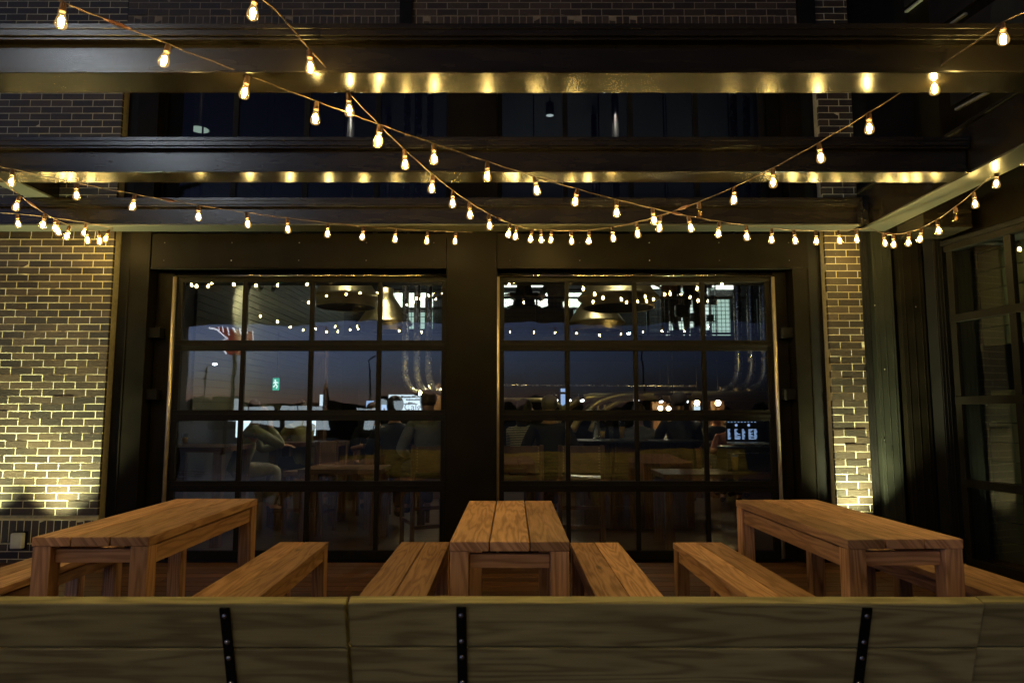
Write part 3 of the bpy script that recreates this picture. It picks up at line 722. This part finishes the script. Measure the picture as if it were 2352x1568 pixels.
# big spun domes hanging over the room, with rods
def dome(px, py, Y, r, lab):
    q = at(px, py, Y); o = empty('brass_dome', q, label=lab, cat='kettle dome', group='brass kettle domes')
    c = MB(); c.lathe([(r * .86, 0), (r * .88, .0), (r * .88, .115), (r, .12), (r, .145), (r * .97, .16), (r * .90, .20), (r * .52, .16 + .66 * r), (r * .30, .16 + .98 * r), (r * .28, .16 + 1.25 * r), (0, .16 + 1.25 * r)], n=48); c.build('dome', M['brass'], o)
    c = MB(); c.lathe([(r * .86, .004), (r * .85, .05), (r * .7, .2), (0, .25)], n=40); c.build('underside', M['black'], o)
    c = MB(); c.tube([(0, 0, .15 + 1.25 * r), (0, 0, 6.38 - q.z)], .05, 12); c.build('flue', M['black'], o)
dome(795, 706, 9.0, .44, 'near brass dome at the top of the left door'); dome(884, 762, 11.2, .45, 'far brass dome lower down in the left door')
dome(1420, 708, 9.0, .54, 'near brass dome at the top of the right door'); dome(1370, 760, 11.2, .47, 'far brass dome lower down in the right door')
# pipework
def pipe(lab, runs, r, name='steel_pipe', mt='steelpipe'):
    o = empty(name, runs[0][0], label=lab, cat='pipe', group='polished pipes inside the pub')
    o0 = Vector(runs[0][0])
    for pts in runs:
        c = MB(); c.tube([Vector(p) - o0 for p in pts], r, 12); c.build('tube', M[mt], o)
def bend(a, b, cpt, n=9):
    a, b, cpt = Vector(a), Vector(b), Vector(cpt)
    return [a * (1 - t) ** 2 + cpt * 2 * t * (1 - t) + b * t * t for t in [k / (n - 1) for k in range(n)]]
for k, (px, lab) in enumerate(((1697, 'leftmost bent steel pipe at the right of the right door'), (1727, 'middle bent steel pipe at the right of the right door'), (1757, 'rightmost bent steel pipe at the right of the right door'))):
    Y = 10.2 + .1 * k; top = at(px, 600, Y); top.z = 6.3; m = at(px, 840, Y); e = at(px - 42, 898, Y); cpt = at(px, 892, Y)
    pipe(lab, [[top, (m.x, Y, m.z + .3)] + bend(m, e, cpt)], .055)
for k, (px, lab) in enumerate(((930, 'leftmost steel pipe at the right of the left door'), (957, 'middle steel pipe at the right of the left door'), (984, 'rightmost steel pipe at the right of the left door'))):
    Y = 10.0 + .1 * k; top = at(px, 600, Y); top.z = 6.3; m = at(px, 850, Y); e = at(px + 32, 902, Y); cpt = at(px + 3, 898, Y)
    pipe(lab, [[top, (m.x, Y, m.z + .3)] + bend(m, e, cpt)], .05)
for k, (py, x0, lab) in enumerate(((906, 1480, 'upper level brass pipe with a long sweep down at its left'), (914, 1500, 'second level brass pipe just under the upper one'), (912, 1395, 'short inner sweep of brass pipe behind the bar'))):
    Y = 9.4 + .12 * k; a = at(1792 if k < 2 else 1420, py, Y); b_ = at(x0 - 30, py, Y); e = at(x0 - 165 + 20 * k, 990, Y); cp = at(x0 - 130 + 15 * k, py + 2, Y)
    pipe(lab, [[a, (a.x * .5 + b_.x * .5, Y, b_.z)] + bend(b_, e, cp, 14)], (.05, .035, .06)[k], mt='brass')
a, b_ = at(1145, 917, 9.6), at(1240, 918, 9.6); e = at(1300, 950, 9.6)
pipe('brass pipe at the left of the right door curving down by the grey hair', [[a] + bend(b_, e, at(1285, 919, 9.6))], .03, mt='brass')
a, b_ = at(1145, 884, 11), at(1600, 886, 11)
pipe('thin high rail pipe across the right door', [[a, b_]], .014)
# timber posts with hanging lamps
for i, (x0, x1, y0, Y, lab) in enumerate(((1498, 1530, 922, 11.0, 'lit timber post leftmost of three in the right door'), (1588, 1608, 920, 11.0, 'lit timber post in the middle of the right door, beside the little white screen'), (1632, 1662, 920, 11.0, 'lit timber post rightmost in the right door'), (998, 1026, 880, 10.9, 'lit timber post at the right edge of the left door'), (722, 748, 800, 9.8, 'tall brown timber post in the middle of the left door'))):
    a, b_ = at(x0, y0, Y), at(x1, y0, Y); o = empty('timber_post', ((a.x + b_.x) / 2, Y, 0), label=lab, cat='post', group='timber posts inside the pub'); h = (b_.x - a.x) / 2
    c = MB(); c.box((-h, 0, 0), (h, .16, a.z if i < 4 else 2.6), 2); c.box((-h - .004, -.004, a.z - .12), (h + .004, .164, a.z - .06), 0); c.build('timber', M['inwood'], o, bevel=.006)
for px, py, Y, lab in ((963, 900, 10.4, 'bright round lamp under the bent pipes, left door'), (1011, 898, 10.5, 'bright round lamp before the timber post, left door'), (1517, 937, 10.7, 'lamp low before the leftmost timber post, right door'), (1536, 938, 10.7, 'lamp just right of the leftmost timber post, right door'), (1601, 925, 10.7, 'larger lamp above the little white screen, right door'), (1649, 925, 10.7, 'larger lamp before the rightmost timber post, right door')):
    q = at(px, py, Y); o = empty('hanging_lamp', q, label=lab, cat='lamp', group='bare lamps hanging inside the pub')
    c = MB(); c.ball((0, 0, 0), .04 if py < 930 else .032, sub=2); c.build('bulb', M['lampglow'], o)
    c = MB(); c.lathe([(0, .03), (.02, .03), (.022, .075), (.01, .09), (0, .09)], n=10); c.build('socket', M['socket'], o)
    c = MB(); c.tube([(0, 0, .085), (0, 0, (2.56 if Y > 12.5 else 3.4) - q.z)], .004, 5); c.build('cord', M['black'], o)
# track spotlights on the ceiling rail
for px, py, Y, E, aim, lab in ((800, 196, 8.75, 430, (.02, .12, -1), 'track spots above the near dome of the left door'), (1418, 196, 8.75, 430, (-.02, .12, -1), 'track spots above the near dome of the right door'), (893, 362, 10.8, 430, (.05, .15, -1), 'track spots above the far dome of the left door'), (1362, 362, 10.8, 430, (-.05, .15, -1), 'track spots above the far dome of the right door'), (1305, 905, 8.9, 62, (.3, -.9, -1.6), 'cluster of white track spots above the grey blond head, right door'), (1545, 908, 9.2, 62, (.2, -.8, -1.5), 'cluster of white track spots in the middle of the right door'), (1088, 660, 9.6, 140, (-1.5, -.8, -2.2), 'track spots high at the right edge of the left door'), (600, 655, 9.0, 110, (-.9, 1.6, -.8), 'track spots high before the boarded wall, left door')):
    q = at(px, py, Y); o = empty('track_light', q, label=lab, cat='track light', group='track lights inside the pub'); av = Vector(aim).normalized()
    c = MB(); c.tube([(0, 0, .03), (0, 0, 6.38 - q.z)], .008, 6); c.box((-.25, -.015, .0), (.25, .015, .03)); c.build('rail', M['black'], o)
    for k in (-1, 0, 1):
        b0 = Vector((k * .17, 0, -.03)); c = MB(); c.tube([b0 - av * .05, b0 + av * .06], .032, 12); h_ = c.build('spot_head', M['black'], o)
        c = MB(); c.tube([b0 + av * .061, b0 + av * .064], .026, 12); c.build('spot_lens', M['lampwhite'], h_)
    l = bpy.data.lights.new('track_beam', 'SPOT'); l.energy = E; l.color = (1, .86, .6); l.spot_size = R(58 if E == 430 else 100); l.spot_blend = .6; l.shadow_soft_size = .05
    lo = bpy.data.objects.new('beam_lamp', l); COL.objects.link(lo); lo.parent = o; lo.location = av * .09; lo.rotation_euler = av.to_track_quat('-Z', 'Y').to_euler()
# screens and signs
def screen(px0, py0, px1, py1, Y, m, lab, name='television', cat='screen', extra=None):
    a, b_ = at(px0, py1, Y), at(px1, py0, Y); c0 = (a + b_) / 2; o = empty(name, c0, label=lab, cat=cat); w, h = (b_.x - a.x) / 2, (b_.z - a.z) / 2
    c = MB(); c.box((-w - .015, .003, -h - .015), (w + .015, .05, h + .015)); c.build('casing', M['black'], o, bevel=.004)
    c = MB(); c.box((-w, -.004, -h), (w, .002, h)); c.build('panel', M[m], o)
    return o, w, h
o, w, h = screen(804, 670, 829, 697, 9.6, 'tv', 'small tilted blue white television under the near brass dome, left door')
c = MB(); c.box((-w * .5, -.009, -h), (-w * .1, -.005, h)); c.box((w * .1, -.009, -h * .9), (w * .8, -.005, -h * .2)); c.build('picture', M['tvwhite'], o)
o, w, h = screen(841, 920, 859, 944, 10.6, 'tv', 'small blue screen with a dark figure beside the lamp posts, left door')
c = MB(); c.box((-w, -.009, -h), (w, -.005, -h * .3)); c.box((-w * .2, -.009, -h * .3), (w * .15, -.005, h * .3)); c.build('picture', M['black'], o)
o, w, h = screen(876, 929, 890, 945, 10.2, 'tv', 'smaller blue screen left of the white lightbox, left door')
c = MB(); c.box((-w * .3, -.009, -h), (w * .3, -.005, 0)); c.build('picture', M['black'], o)
screen(734, 906, 742, 932, 9.7, 'tvwhite', 'narrow white screen on the tall timber post, left door'); screen(1594, 932, 1608, 946, 10.5, 'tvwhite', 'little white screen below the larger lamp, right door')
screen(1288, 892, 1298, 934, 9.9, 'tv', 'thin slanted blue screen left of the brass pipe sweep, right door')
screen(541, 966, 578, 1004, 8.9, 'farlit', 'white screen at the left of second pane column, left door'); screen(706, 958, 726, 1000, 9.2, 'farlit', 'narrow white screen beside the tall timber post, left door')
o, w, h = screen(892, 906, 986, 944, 10.8, 'tvwhite', 'wide white lightbox with a dark word at right, left door', 'lightbox', 'lightbox')
c = MB(); random.seed(9)
for k in range(26):
    x = random.uniform(-w * .4, w * .8); z = random.choice((.62, .3, -.12, -.2)) * h; wd = random.uniform(.03, .12); c.box((x, -.0085, z), (min(x + wd, w), -.0052, z + random.uniform(.012, .03)))
c.build('print', M['indark'], o)
cu = bpy.data.curves.new('lettering', 'FONT'); cu.body = 'Calgary'; cu.size = .15; cu.extrude = .001; cu.align_x = 'CENTER'
lt = bpy.data.objects.new('lettering', cu); COL.objects.link(lt); lt.parent = o; lt.location = (w * .48, -.007, -h * .88); lt.rotation_euler.x = math.pi / 2; cu.materials.append(M['black'])
bpy.context.view_layer.update(); me_ = bpy.data.meshes.new_from_object(lt.evaluated_get(bpy.context.evaluated_depsgraph_get())); l2 = link('lettering', me_, None, o, lt.location); l2.rotation_euler.x = math.pi / 2; bpy.data.objects.remove(lt)
o, w, h = screen(626, 868, 642, 896, 10.3, 'green', 'green lit exit sign with white running figure, left door', 'exit_sign', 'exit sign')
c = MB()
c.ball((-.01, -.012, h * .62), .014, sy=.3, sub=2)
c.tube([(-.01, -.012, h * .45), (0, -.012, 0)], .013, 8); c.tube([(0, -.012, 0), (.025, -.012, -h * .35), (.01, -.012, -h * .7)], .009, 8); c.tube([(0, -.012, 0), (-.02, -.012, -h * .35), (-.04, -.012, -h * .45)], .009, 8)
c.tube([(-.01, -.012, h * .4), (.035, -.012, h * .2)], .008, 8); c.tube([(-.01, -.012, h * .4), (-.035, -.012, h * .15)], .008, 8)
c.build('figure', M['signwhite'], o)
c = MB(); c.tube([(0, .025, h), (0, .025, 2.55 - o.location.z)], .006, 6); c.build('hanger', M['black'], o)
# pale saucer lamp and can light behind the upper windows
q = at(458, 297, 7.2); o = empty('saucer_lamp', q, label='pale saucer lamp on a rod behind the upper left window', cat='lamp')
c = MB(); c.lathe([(0, .03), (.03, .04), (.105, .0), (.11, -.004), (.105, -.004), (0, .02)], n=28); c.build('shade', M['pale'], o)
c = MB(); c.lathe([(0, -.006), (.098, -.006), (0, -.008)], n=24); c.build('diffuser', emit('saucer_glow', (.8, 1, .75), .9), o)
c = MB(); c.tube([(0, 0, .035), (0, 0, 6.4 - q.z)], .012, 8); c.build('rod', M['pale'], o)
q = at(1263, 266, 8.6); o = empty('can_light', q, label='black can light behind the upper right window', cat='lamp')
c = MB(); c.lathe([(.05, 0), (.055, 0), (.055, .17), (0, .17)], n=20); c.build('can', M['black'], o)
c = MB(); c.lathe([(0, .006), (.05, .006), (0, .008)], n=20); c.build('diffuser', emit('can_glow', (.9, 1, .9), 1.2), o)
c = MB(); c.tube([(0, 0, .16), (0, 0, 6.4 - q.z)], .012, 8); c.build('rod', M['black'], o)

# ------------------------------------------------------------------ people
SK = simple('skin', (.42, .24, .16), .5, var=.1); SK2 = simple('ruddy_skin', (.36, .17, .10), .5, var=.1)
def cloth(n, c): return simple(n, c, .85, var=.25, scale=14, bump=.3, bscale=50)
CL = dict(hoodie=cloth('grey_green_cloth', (.19, .19, .125)), olive=cloth('olive_cloth', (.23, .21, .09)), black=cloth('black_cloth', (.012, .012, .014)), grey=cloth('grey_cloth', (.16, .155, .15)),
          navy=cloth('navy_cloth', (.03, .035, .06)), red=cloth('dull_red_cloth', (.17, .06, .03)), cream=cloth('cream_cloth', (.5, .45, .33)), tan=cloth('tan_cloth', (.25, .22, .17)), pink=cloth('dusky_cloth', (.3, .18, .12)))
def striped():
    m, nt, out = new_mat('striped_cloth'); p = nd(nt, 'ShaderNodeBsdfPrincipled', Roughness=.85); tc = nd(nt, 'ShaderNodeTexCoord'); w = nd(nt, 'ShaderNodeTexWave', Scale=17.0, Distortion=.6); w.bands_direction = 'Z'
    nt.links.new(tc.outputs['Object'], w.inputs[0]); nt.links.new(ramp(nt, w.outputs['Fac'], [(.45, (.03, .03, .03)), (.55, (.6, .55, .42))]), p.inputs['Base Color']); nt.links.new(p.outputs[0], out.inputs[0]); return m
CL['stripes'] = striped()
HAIR = dict(dark=simple('dark_hair', (.02, .014, .01), .6, bump=.5, bscale=90), grey=simple('grey_blond_hair', (.17, .145, .09), .6, bump=.6, bscale=90), brown=simple('brown_hair', (.08, .045, .022), .6, bump=.5, bscale=90))
def skin_obj(name, chains, mat, parent, sub=2):
    """grow one smooth surface over connected joints: chains of (joint, radius), joints shared by key"""
    bm = bmesh.new(); sl = bm.verts.layers.skin.verify(); key = {}
    seen_edges = set(); comp = []
    for ch in chains:
        prev = None
        for k, p, r in ch:
            if k not in key:
                v = bm.verts.new(p); rr = r if isinstance(r, tuple) else (r, r); v[sl].radius = rr; key[k] = v
            v = key[k]
            if prev is not None and prev is not v and not bm.edges.get((prev, v)): bm.edges.new((prev, v))
            prev = v
    bm.verts.index_update(); todo = set(bm.verts)
    while todo:
        v = next(iter(sorted(todo, key=lambda q: q.index))); v[sl].use_root = True; st = [v]; todo.discard(v)
        while st:
            a = st.pop()
            for e in a.link_edges:
                b = e.other_vert(a)
                if b in todo: todo.discard(b); st.append(b)
    me = bpy.data.meshes.new(name); bm.to_mesh(me); bm.free(); o = link(name, me, mat, parent)
    s = o.modifiers.new('skin', 'SKIN'); s.use_smooth_shade = True; s.branch_smoothing = .4
    u = o.modifiers.new('sub', 'SUBSURF'); u.levels = u.render_levels = sub
    return o
def person(label, loc, face, pose, top, trousers, hair, skin=None, lean=.08, arms='table', sc=1.0, sleeves=True, longhair=False, look=(0, 0)):
    """loc: seat surface point (sitting) or ground point (standing); face: heading, 0 = away from the camera"""
    skin = skin or SK
    root = empty('person', loc, face, label=label, cat='person', group='guests inside the pub'); root.scale = (sc, sc, sc)
    pz = .09 if pose == 'sit' else .93
    J = {}
    J['pel'] = (0, 0, pz); J['wai'] = (0, lean * .35, pz + .17); J['che'] = (0, lean * .8, pz + .34); J['upc'] = (0, lean, pz + .45); J['nec'] = (0, lean + .012, pz + .515); J['ned'] = (look[0] * .1, lean + .025, pz + .555)
    J['hea'] = (look[0] * .3, lean + .045 + look[1] * .2, pz + .645); J['cro'] = (look[0] * .4, lean + .025 + look[1] * .3, pz + .735); J['nos'] = (look[0] * .3 + .0, lean + .172 + look[1] * .2, pz + .635); J['chi'] = (look[0] * .25, lean + .115 + look[1] * .2, pz + .575)
    for s, n in ((-1, 'L'), (1, 'R')):
        J['hip' + n] = (s * .09, 0, pz - .02); J['sho' + n] = (s * .175, lean, pz + .43)
        if pose == 'sit': J['kne' + n] = (s * .11, .42, pz - .01); J['ank' + n] = (s * .11, .36, pz - .42); J['toe' + n] = (s * .12, .50, pz - .47)
        else: J['kne' + n] = (s * .10, .03 + .05 * s, .50); J['ank' + n] = (s * .10, -.02 - .06 * s, .09); J['toe' + n] = (s * .12, .13 - .06 * s, .03)
        am = arms if isinstance(arms, str) else arms[0 if s < 0 else 1]
        if am == 'table': J['elb' + n] = (s * .25, lean + .14, pz + .20); J['wri' + n] = (s * .13, lean + .34, pz + .26); hd = Vector((-s * .35, .9, -.1))
        elif am == 'chin': J['elb' + n] = (s * .20, lean + .30, pz + .25); J['wri' + n] = (s * .07, lean + .17, pz + .47); hd = Vector((-s * .2, -.1, 1))
        elif am == 'waist': J['elb' + n] = (s * .30, lean - .02, pz + .18); J['wri' + n] = (s * .17, lean + .16, pz + .12); hd = Vector((-s * .8, .5, -.2))
        else: J['elb' + n] = (s * .24, lean - .03, pz + .17); J['wri' + n] = (s * .25, lean + .05, pz - .06); hd = Vector((0, .15, -1))
        J['palm' + n] = tuple(Vector(J['wri' + n]) + hd.normalized() * .075); J['hd' + n] = hd.normalized()
    C = lambda *ks, g=0: [(k, J[k], (rad[k][0] + g, rad[k][1] + g) if isinstance(rad[k], tuple) else rad[k] + g) for k in ks]
    rad = dict(pel=(.15, .105), wai=(.135, .095), che=(.155, .11), upc=(.13, .095), nec=.062, ned=.058, hea=(.102, .122), cro=(.085, .10), nos=.016, chi=.05)
    slim = dict(rad); slim.update(pel=(.11, .085), wai=(.11, .08), che=(.115, .085), upc=(.085, .065), nec=.058)
    for n in 'LR': rad.update({'hip' + n: .088, 'kne' + n: .062, 'ank' + n: .042, 'toe' + n: .035, 'sho' + n: .060, 'elb' + n: .043, 'wri' + n: .029, 'palm' + n: (.036, .02)})
    body = [C('pel', 'wai', 'che', 'upc', 'nec', 'ned', 'hea', 'cro'), C('hea', 'nos'), C('hea', 'chi')]
    for n in 'LR':
        body += [C('pel', 'hip' + n, 'kne' + n, 'ank' + n, 'toe' + n), C('upc', 'sho' + n, 'elb' + n, 'wri' + n, 'palm' + n)]
        hd = J['hd' + n]; pal = Vector(J['palm' + n]); side = hd.cross(Vector((0, 0, 1))); side = side.normalized() if side.length > .1 else Vector((1, 0, 0)); up = side.cross(hd).normalized()
        for i in range(4):
            b = pal + side * (-.027 + .018 * i) + hd * .022; l = (.062, .075, .07, .055)[i]
            body.append([('palm' + n, J['palm' + n], rad['palm' + n]), (f'f{n}{i}a', tuple(b), .010), (f'f{n}{i}b', tuple(b + hd * l * .5 - up * .006), .0085), (f'f{n}{i}c', tuple(b + hd * l - up * .024), .0075)])
        body.append([('wri' + n, J['wri' + n], .029), (f't{n}a', tuple(Vector(J['wri' + n]) + hd * .035 + side * .036), .0105), (f't{n}b', tuple(Vector(J['wri' + n]) + hd * .075 + side * .048 - up * .01), .009)])
    body = [[(k_, p_, slim[k_] if k_ in ('pel', 'wai', 'che', 'upc', 'nec') else r_ * .85 if k_[:3] in ('sho', 'hip') else r_) for k_, p_, r_ in ch_] for ch_ in body]
    skin_obj('body', body, skin, root)
    tops = [[('hem', (0, 0, pz - .05), (.165, .125))] + C('pel', 'wai', 'che', 'upc', g=.024) + [('nec', (0, lean + .01, pz + .505), .08)]]
    for n in 'LR':
        tops.append(C('upc', 'sho' + n, 'elb' + n, g=.016) if not sleeves else C('upc', 'sho' + n, 'elb' + n, 'wri' + n, g=.014))
    skin_obj('shirt', tops, CL[top], root)
    tr = [[('wb', (0, 0, pz + .10), (.155, .115)), ('pel', (0, 0, pz + .01), (.15, .115))]]
    for n in 'LR': tr.append([('pel', J['pel'], .1)] + C('hip' + n, 'kne' + n, 'ank' + n, g=.016))
    skin_obj('trousers', tr, CL[trousers], root)
    sh_ = []
    for n in 'LR':
        a, t = Vector(J['ank' + n]), Vector(J['toe' + n]); sh_.append([('a' + n, tuple(a + Vector((0, -.01, -.045))), .047), ('m' + n, tuple((a + t) / 2 + Vector((0, .0, -.02))), .043), ('t' + n, tuple(t + Vector((0, .015, 0))), .037)])
    skin_obj('shoes', sh_, CL['black'], root)
    if hair:
        h = Vector(J['hea']); cr = Vector(J['cro']); hc = [[('b', tuple(h + Vector((0, -.05, -.035))), .092), ('t', tuple(cr + Vector((0, -.02, .0))), (.108, .118)), ('f', tuple(cr + Vector((0, .06, -.005))), .062)]]
        if longhair: hc.append([('b', tuple(h + Vector((0, -.05, -.035))), .092), ('l', tuple(h + Vector((0, -.07, -.16))), (.085, .05)), ('m', tuple(h + Vector((0, -.065, -.26))), (.06, .03))])
        skin_obj('hair', hc, HAIR[hair], root)
    return root
D90 = math.pi / 2
person('person in grey-green hoodie leaning on the high oak table at far left', (-3.12, 7.85, .62), R(-60), 'sit', 'hoodie', 'tan', 'dark', lean=.16, arms=('table', 'chin'))
person('person in olive shirt beyond the slanted chair, left door', (-2.62, 8.75, .64), R(60), 'sit', 'olive', 'navy', 'brown', lean=.10)
person('bare armed person in dark vest resting chin on hand, left door', (-1.82, 8.95, .60), R(195), 'sit', 'black', 'black', 'brown', SK2, lean=.16, arms=('chin', 'table'), sleeves=False)
person('broad backed person in black seated at the low dark table, left door', (-1.35, 8.0, .56), R(20), 'sit', 'black', 'black', 'dark', lean=.06, sc=1.12)
person('person in grey shirt on the counter chair at right of the left door', (-.86, 7.12, .70), R(24), 'sit', 'grey', 'black', 'brown', lean=.02, arms='waist')
person('woman in striped shirt at left of the right door', (.10, 7.7, .62), R(-30), 'sit', 'stripes', 'black', 'dark', SK2, lean=.08, longhair=True)
person('person in black with grey blond hair behind the studded chairs', (.42, 7.35, .66), R(10), 'sit', 'black', 'black', 'grey', lean=.07, arms='waist')
person('person in grey sweater right of the tall golden beer', (1.60, 8.75, .58), R(-20), 'sit', 'grey', 'navy', 'brown', lean=.06)
person('small person with pale collar seen side on, right door', (1.98, 9.3, .55), R(-75), 'sit', 'cream', 'navy', 'dark', SK2, lean=.12, sc=.92)
person('large dark clad person in the third pane column, right door', (2.12, 8.6, .60), R(5), 'sit', 'black', 'black', 'dark', lean=.05, sc=1.15)
person('bald man leftmost of three faces beside the laptop', (3.12, 10.6, .56), R(180), 'sit', 'black', 'black', None, SK2, lean=.1)
person('middle of three faces beside the laptop', (3.20, 10.1, .50), R(160), 'sit', 'red', 'black', 'brown', SK2, lean=.1, sc=.95)
person('rightmost of three faces beside the laptop, dark haired', (3.52, 10.5, .52), R(150), 'sit', 'black', 'black', 'dark', SK2, lean=.1, sc=.95)
for px, lab, face, h_ in ((1190, 'leftmost silhouette on the balcony facing right', R(-90), 'brown'), (1217, 'second silhouette on the balcony facing left', R(90), 'dark'), (1276, 'third silhouette on the balcony in pale jacket', R(20), 'dark')):
    q = at(px, 700, 13.0); person(lab, (q.x, 13.0, 3.24), face, 'sit', 'black' if 'pale' not in lab else 'tan', 'black', h_, lean=.05)
q = at(1540, 770, 12.9); person('standing person in red and dark skinny trousers on the balcony', (q.x, 12.9, 2.74), R(10), 'stand', 'red', 'black', 'dark', arms='waist', lean=.03)
q = at(1590, 770, 12.9); person('standing person in black holding a bag on the balcony', (q.x, 12.9, 2.74), R(-25), 'stand', 'black', 'black', 'brown', arms='down', lean=.03)
hb = empty('handbag', (q.x - .23, 12.72, 2.74 + .52), label='dark handbag held at the knee by the standing balcony person', cat='bag')
c = MB(); c.box((-.13, -.05, -.14), (.13, .05, .1)); c.build('bag_body', M['black'], hb, bevel=.02)
c = MB(); c.tube([(-.08, 0, .1), (-.06, 0, .28), (0, 0, .34), (.06, 0, .28), (.08, 0, .1)], .01, 6); c.build('bag_handle', M['black'], hb)
for px in (1190, 1217, 1276):
    q = at(px, 700, 13.0); s_ = empty('balcony_stool', (q.x, 13.0, 2.74), label='dark stool under the %s balcony silhouette' % ('leftmost' if px == 1190 else 'second' if px == 1217 else 'third'), cat='stool', group='stools on the balcony')
    c = MB(); c.lathe([(0, .46), (.17, .46), (.17, .5), (0, .5)], n=18); c.build('seat', M['black'], s_)
    for k in range(4):
        a = k * D90 + .7; c = MB(); c.tube([(.12 * math.cos(a), .12 * math.sin(a), .46), (.18 * math.cos(a), .18 * math.sin(a), 0)], .014, 6); c.build('leg', M['black'], s_)

# ------------------------------------------------------------------ the street behind the camera (seen in the glass)
def street_lamp(x, y, h, dirx, lab, size=.3):
    o = empty('street_lamp', (x, y, -.16), label=lab, cat='street lamp', group='street lamps beyond the patio')
    c = MB(); c.tube([(0, 0, 0), (0, 0, h * .6), (0, 0, h)] + [(dirx * t, 0, h + .5 * math.sin(t)) for t in (.4, .8, 1.3)], [.11, .09, .07, .06, .055, .05], 10); c.build('pole', M['dark'], o)
    c = MB(); c.box((dirx * 1.3 - .35, -.18, h + .46), (dirx * 1.3 + .35, .18, h + .58)); c.build('head', M['dark'], o, bevel=.04)
    c = MB(); c.ball((dirx * 1.3, 0, h + .44), size, sz=.35, sub=2); c.build('lens', M['streetglow'], o)
street_lamp(-10.2, -7.5, 8.3, 1, 'tall street lamp nearest the patio, behind the camera at left', .4)
street_lamp(-41, -77, 7.2, 1, 'far street lamp reflected at left of the left door', .3)
street_lamp(-17, -68, 7.8, 1, 'far street lamp reflected near the middle of the left door', .3)
street_lamp(14, -60, 9.5, -1, 'far street lamp reflected in the right door', .3)
tl = MB(); random.seed(12)
for k in range(420):
    x = random.uniform(-88, 88); r = random.uniform(.8, 1.7); tl.ball((x, -112 + random.uniform(-4, 4), -.2 + random.uniform(0, 2.3)), r, sz=random.uniform(.8, 1.3), sub=1)
for k in range(5):
    x = random.uniform(-88, 88); h = random.uniform(5, 8); tl.lathe([(random.uniform(1, 1.6), -.2), (.5, h * .6), (0, h)], (x, -106 + random.uniform(-3, 3), 0), 6)
tl.build('tree_line', M['leaf'], kind='stuff', label='dark far treeline on the dusk horizon')
sp = empty('roadside_shop', (-16, -44, -.16), label='low dark shop with cool lit windows across the street', cat='building')
c = MB(); c.box((-9, -4, 0), (9, 0, 2.35)); c.build('wall', M['indark'], sp)
for x0, x1, z0, z1 in ((-7.6, -3.4, .7, 2.1), (-2.8, .4, .7, 2.1), (3.2, 5.4, .8, 2.0), (6, 8.5, .8, 2.0)):
    c = MB(); c.box((x0, .0, z0), (x1, .05, z1)); w_ = c.build('window', M['farlit'], sp); c = MB(); c.box(((x0 + x1) / 2 - .05, .051, z0), ((x0 + x1) / 2 + .05, .08, z1)); c.build('mullion', M['indark'], w_)
ns = empty('neon_sign', (-10.3, -12, 4.02), label='red jagged sign edged with white neon tube across the yard', cat='neon sign')
OUT = [(-.78, .42), (-.2, .12), (-.62, -.1), (-.3, -.62), (.5, -.7), (.78, -.15), (.72, .36)]
c = MB(); fr_ = [c.bm.verts.new((x, .1, z)) for x, z in OUT]; bk_ = [c.bm.verts.new((x, 0, z)) for x, z in OUT]
c._face(fr_); c._face(bk_[::-1])
for k in range(len(OUT)): c._face([fr_[k], fr_[(k + 1) % 7], bk_[(k + 1) % 7], bk_[k]])
c.build('panel', M['neonred'], ns)
c = MB(); c.tube([(x, .14, z) for x, z in OUT[:4]], .03, 6); c.tube([(x * 1.08 + .02, .14, z) for x, z in OUT[4:]], .022, 6)
for k in range(7): c.tube([(-.5 + k * .17, .14, .43 + .03 * (k % 2)), (-.47 + k * .17, .14, .30 - .04 * (k % 3))], .02, 6)
c.build('neon_tube', M['neonwhite'], ns)
c = MB(); c.tube([(0, .05, -4.18), (0, .05, -.6)], .08, 8); c.build('pole', M['dark'], ns)

# ------------------------------------------------------------------ dusk sky, camera, render
w = bpy.data.worlds.new('World'); scn.world = w; w.use_nodes = True; nt = w.node_tree
bg = nt.nodes['Background']; sky = nt.nodes.new('ShaderNodeTexSky'); sky.sky_type = 'NISHITA'; sky.sun_disc = False
sky.sun_elevation = R(-6); sky.sun_rotation = R(232); sky.dust_density = .6; sky.ozone_density = 3.5; sky.altitude = 1000
hs = nt.nodes.new('ShaderNodeHueSaturation'); hs.inputs['Saturation'].default_value = .66; nt.links.new(sky.outputs[0], hs.inputs['Color']); nt.links.new(hs.outputs[0], bg.inputs[0]); bg.inputs[1].default_value = 21
cam = bpy.data.cameras.new('Camera'); co = bpy.data.objects.new('Camera', cam); COL.objects.link(co)
co.location = (0, 0, CAM_Z); co.rotation_euler = (math.pi / 2 + PITCH, 0, 0); cam.sensor_width = 36; cam.lens = F / 2352 * 36; cam.clip_end = 500; cam.clip_start = .05
cam.dof.use_dof = True; cam.dof.focus_distance = 5.9; cam.dof.aperture_fstop = 3.2
scn.camera = co
scn.view_settings.view_transform = 'Standard'; scn.view_settings.look = 'None'; scn.view_settings.exposure = 0; scn.view_settings.gamma = 1
cy = scn.cycles; cy.use_denoising = True; cy.max_bounces = 10; cy.diffuse_bounces = 3; cy.glossy_bounces = 4; cy.transparent_max_bounces = 24; cy.sample_clamp_indirect = 4; cy.sample_clamp_direct = 0; cy.caustics_reflective = False; cy.caustics_refractive = False
cy.use_light_tree = True
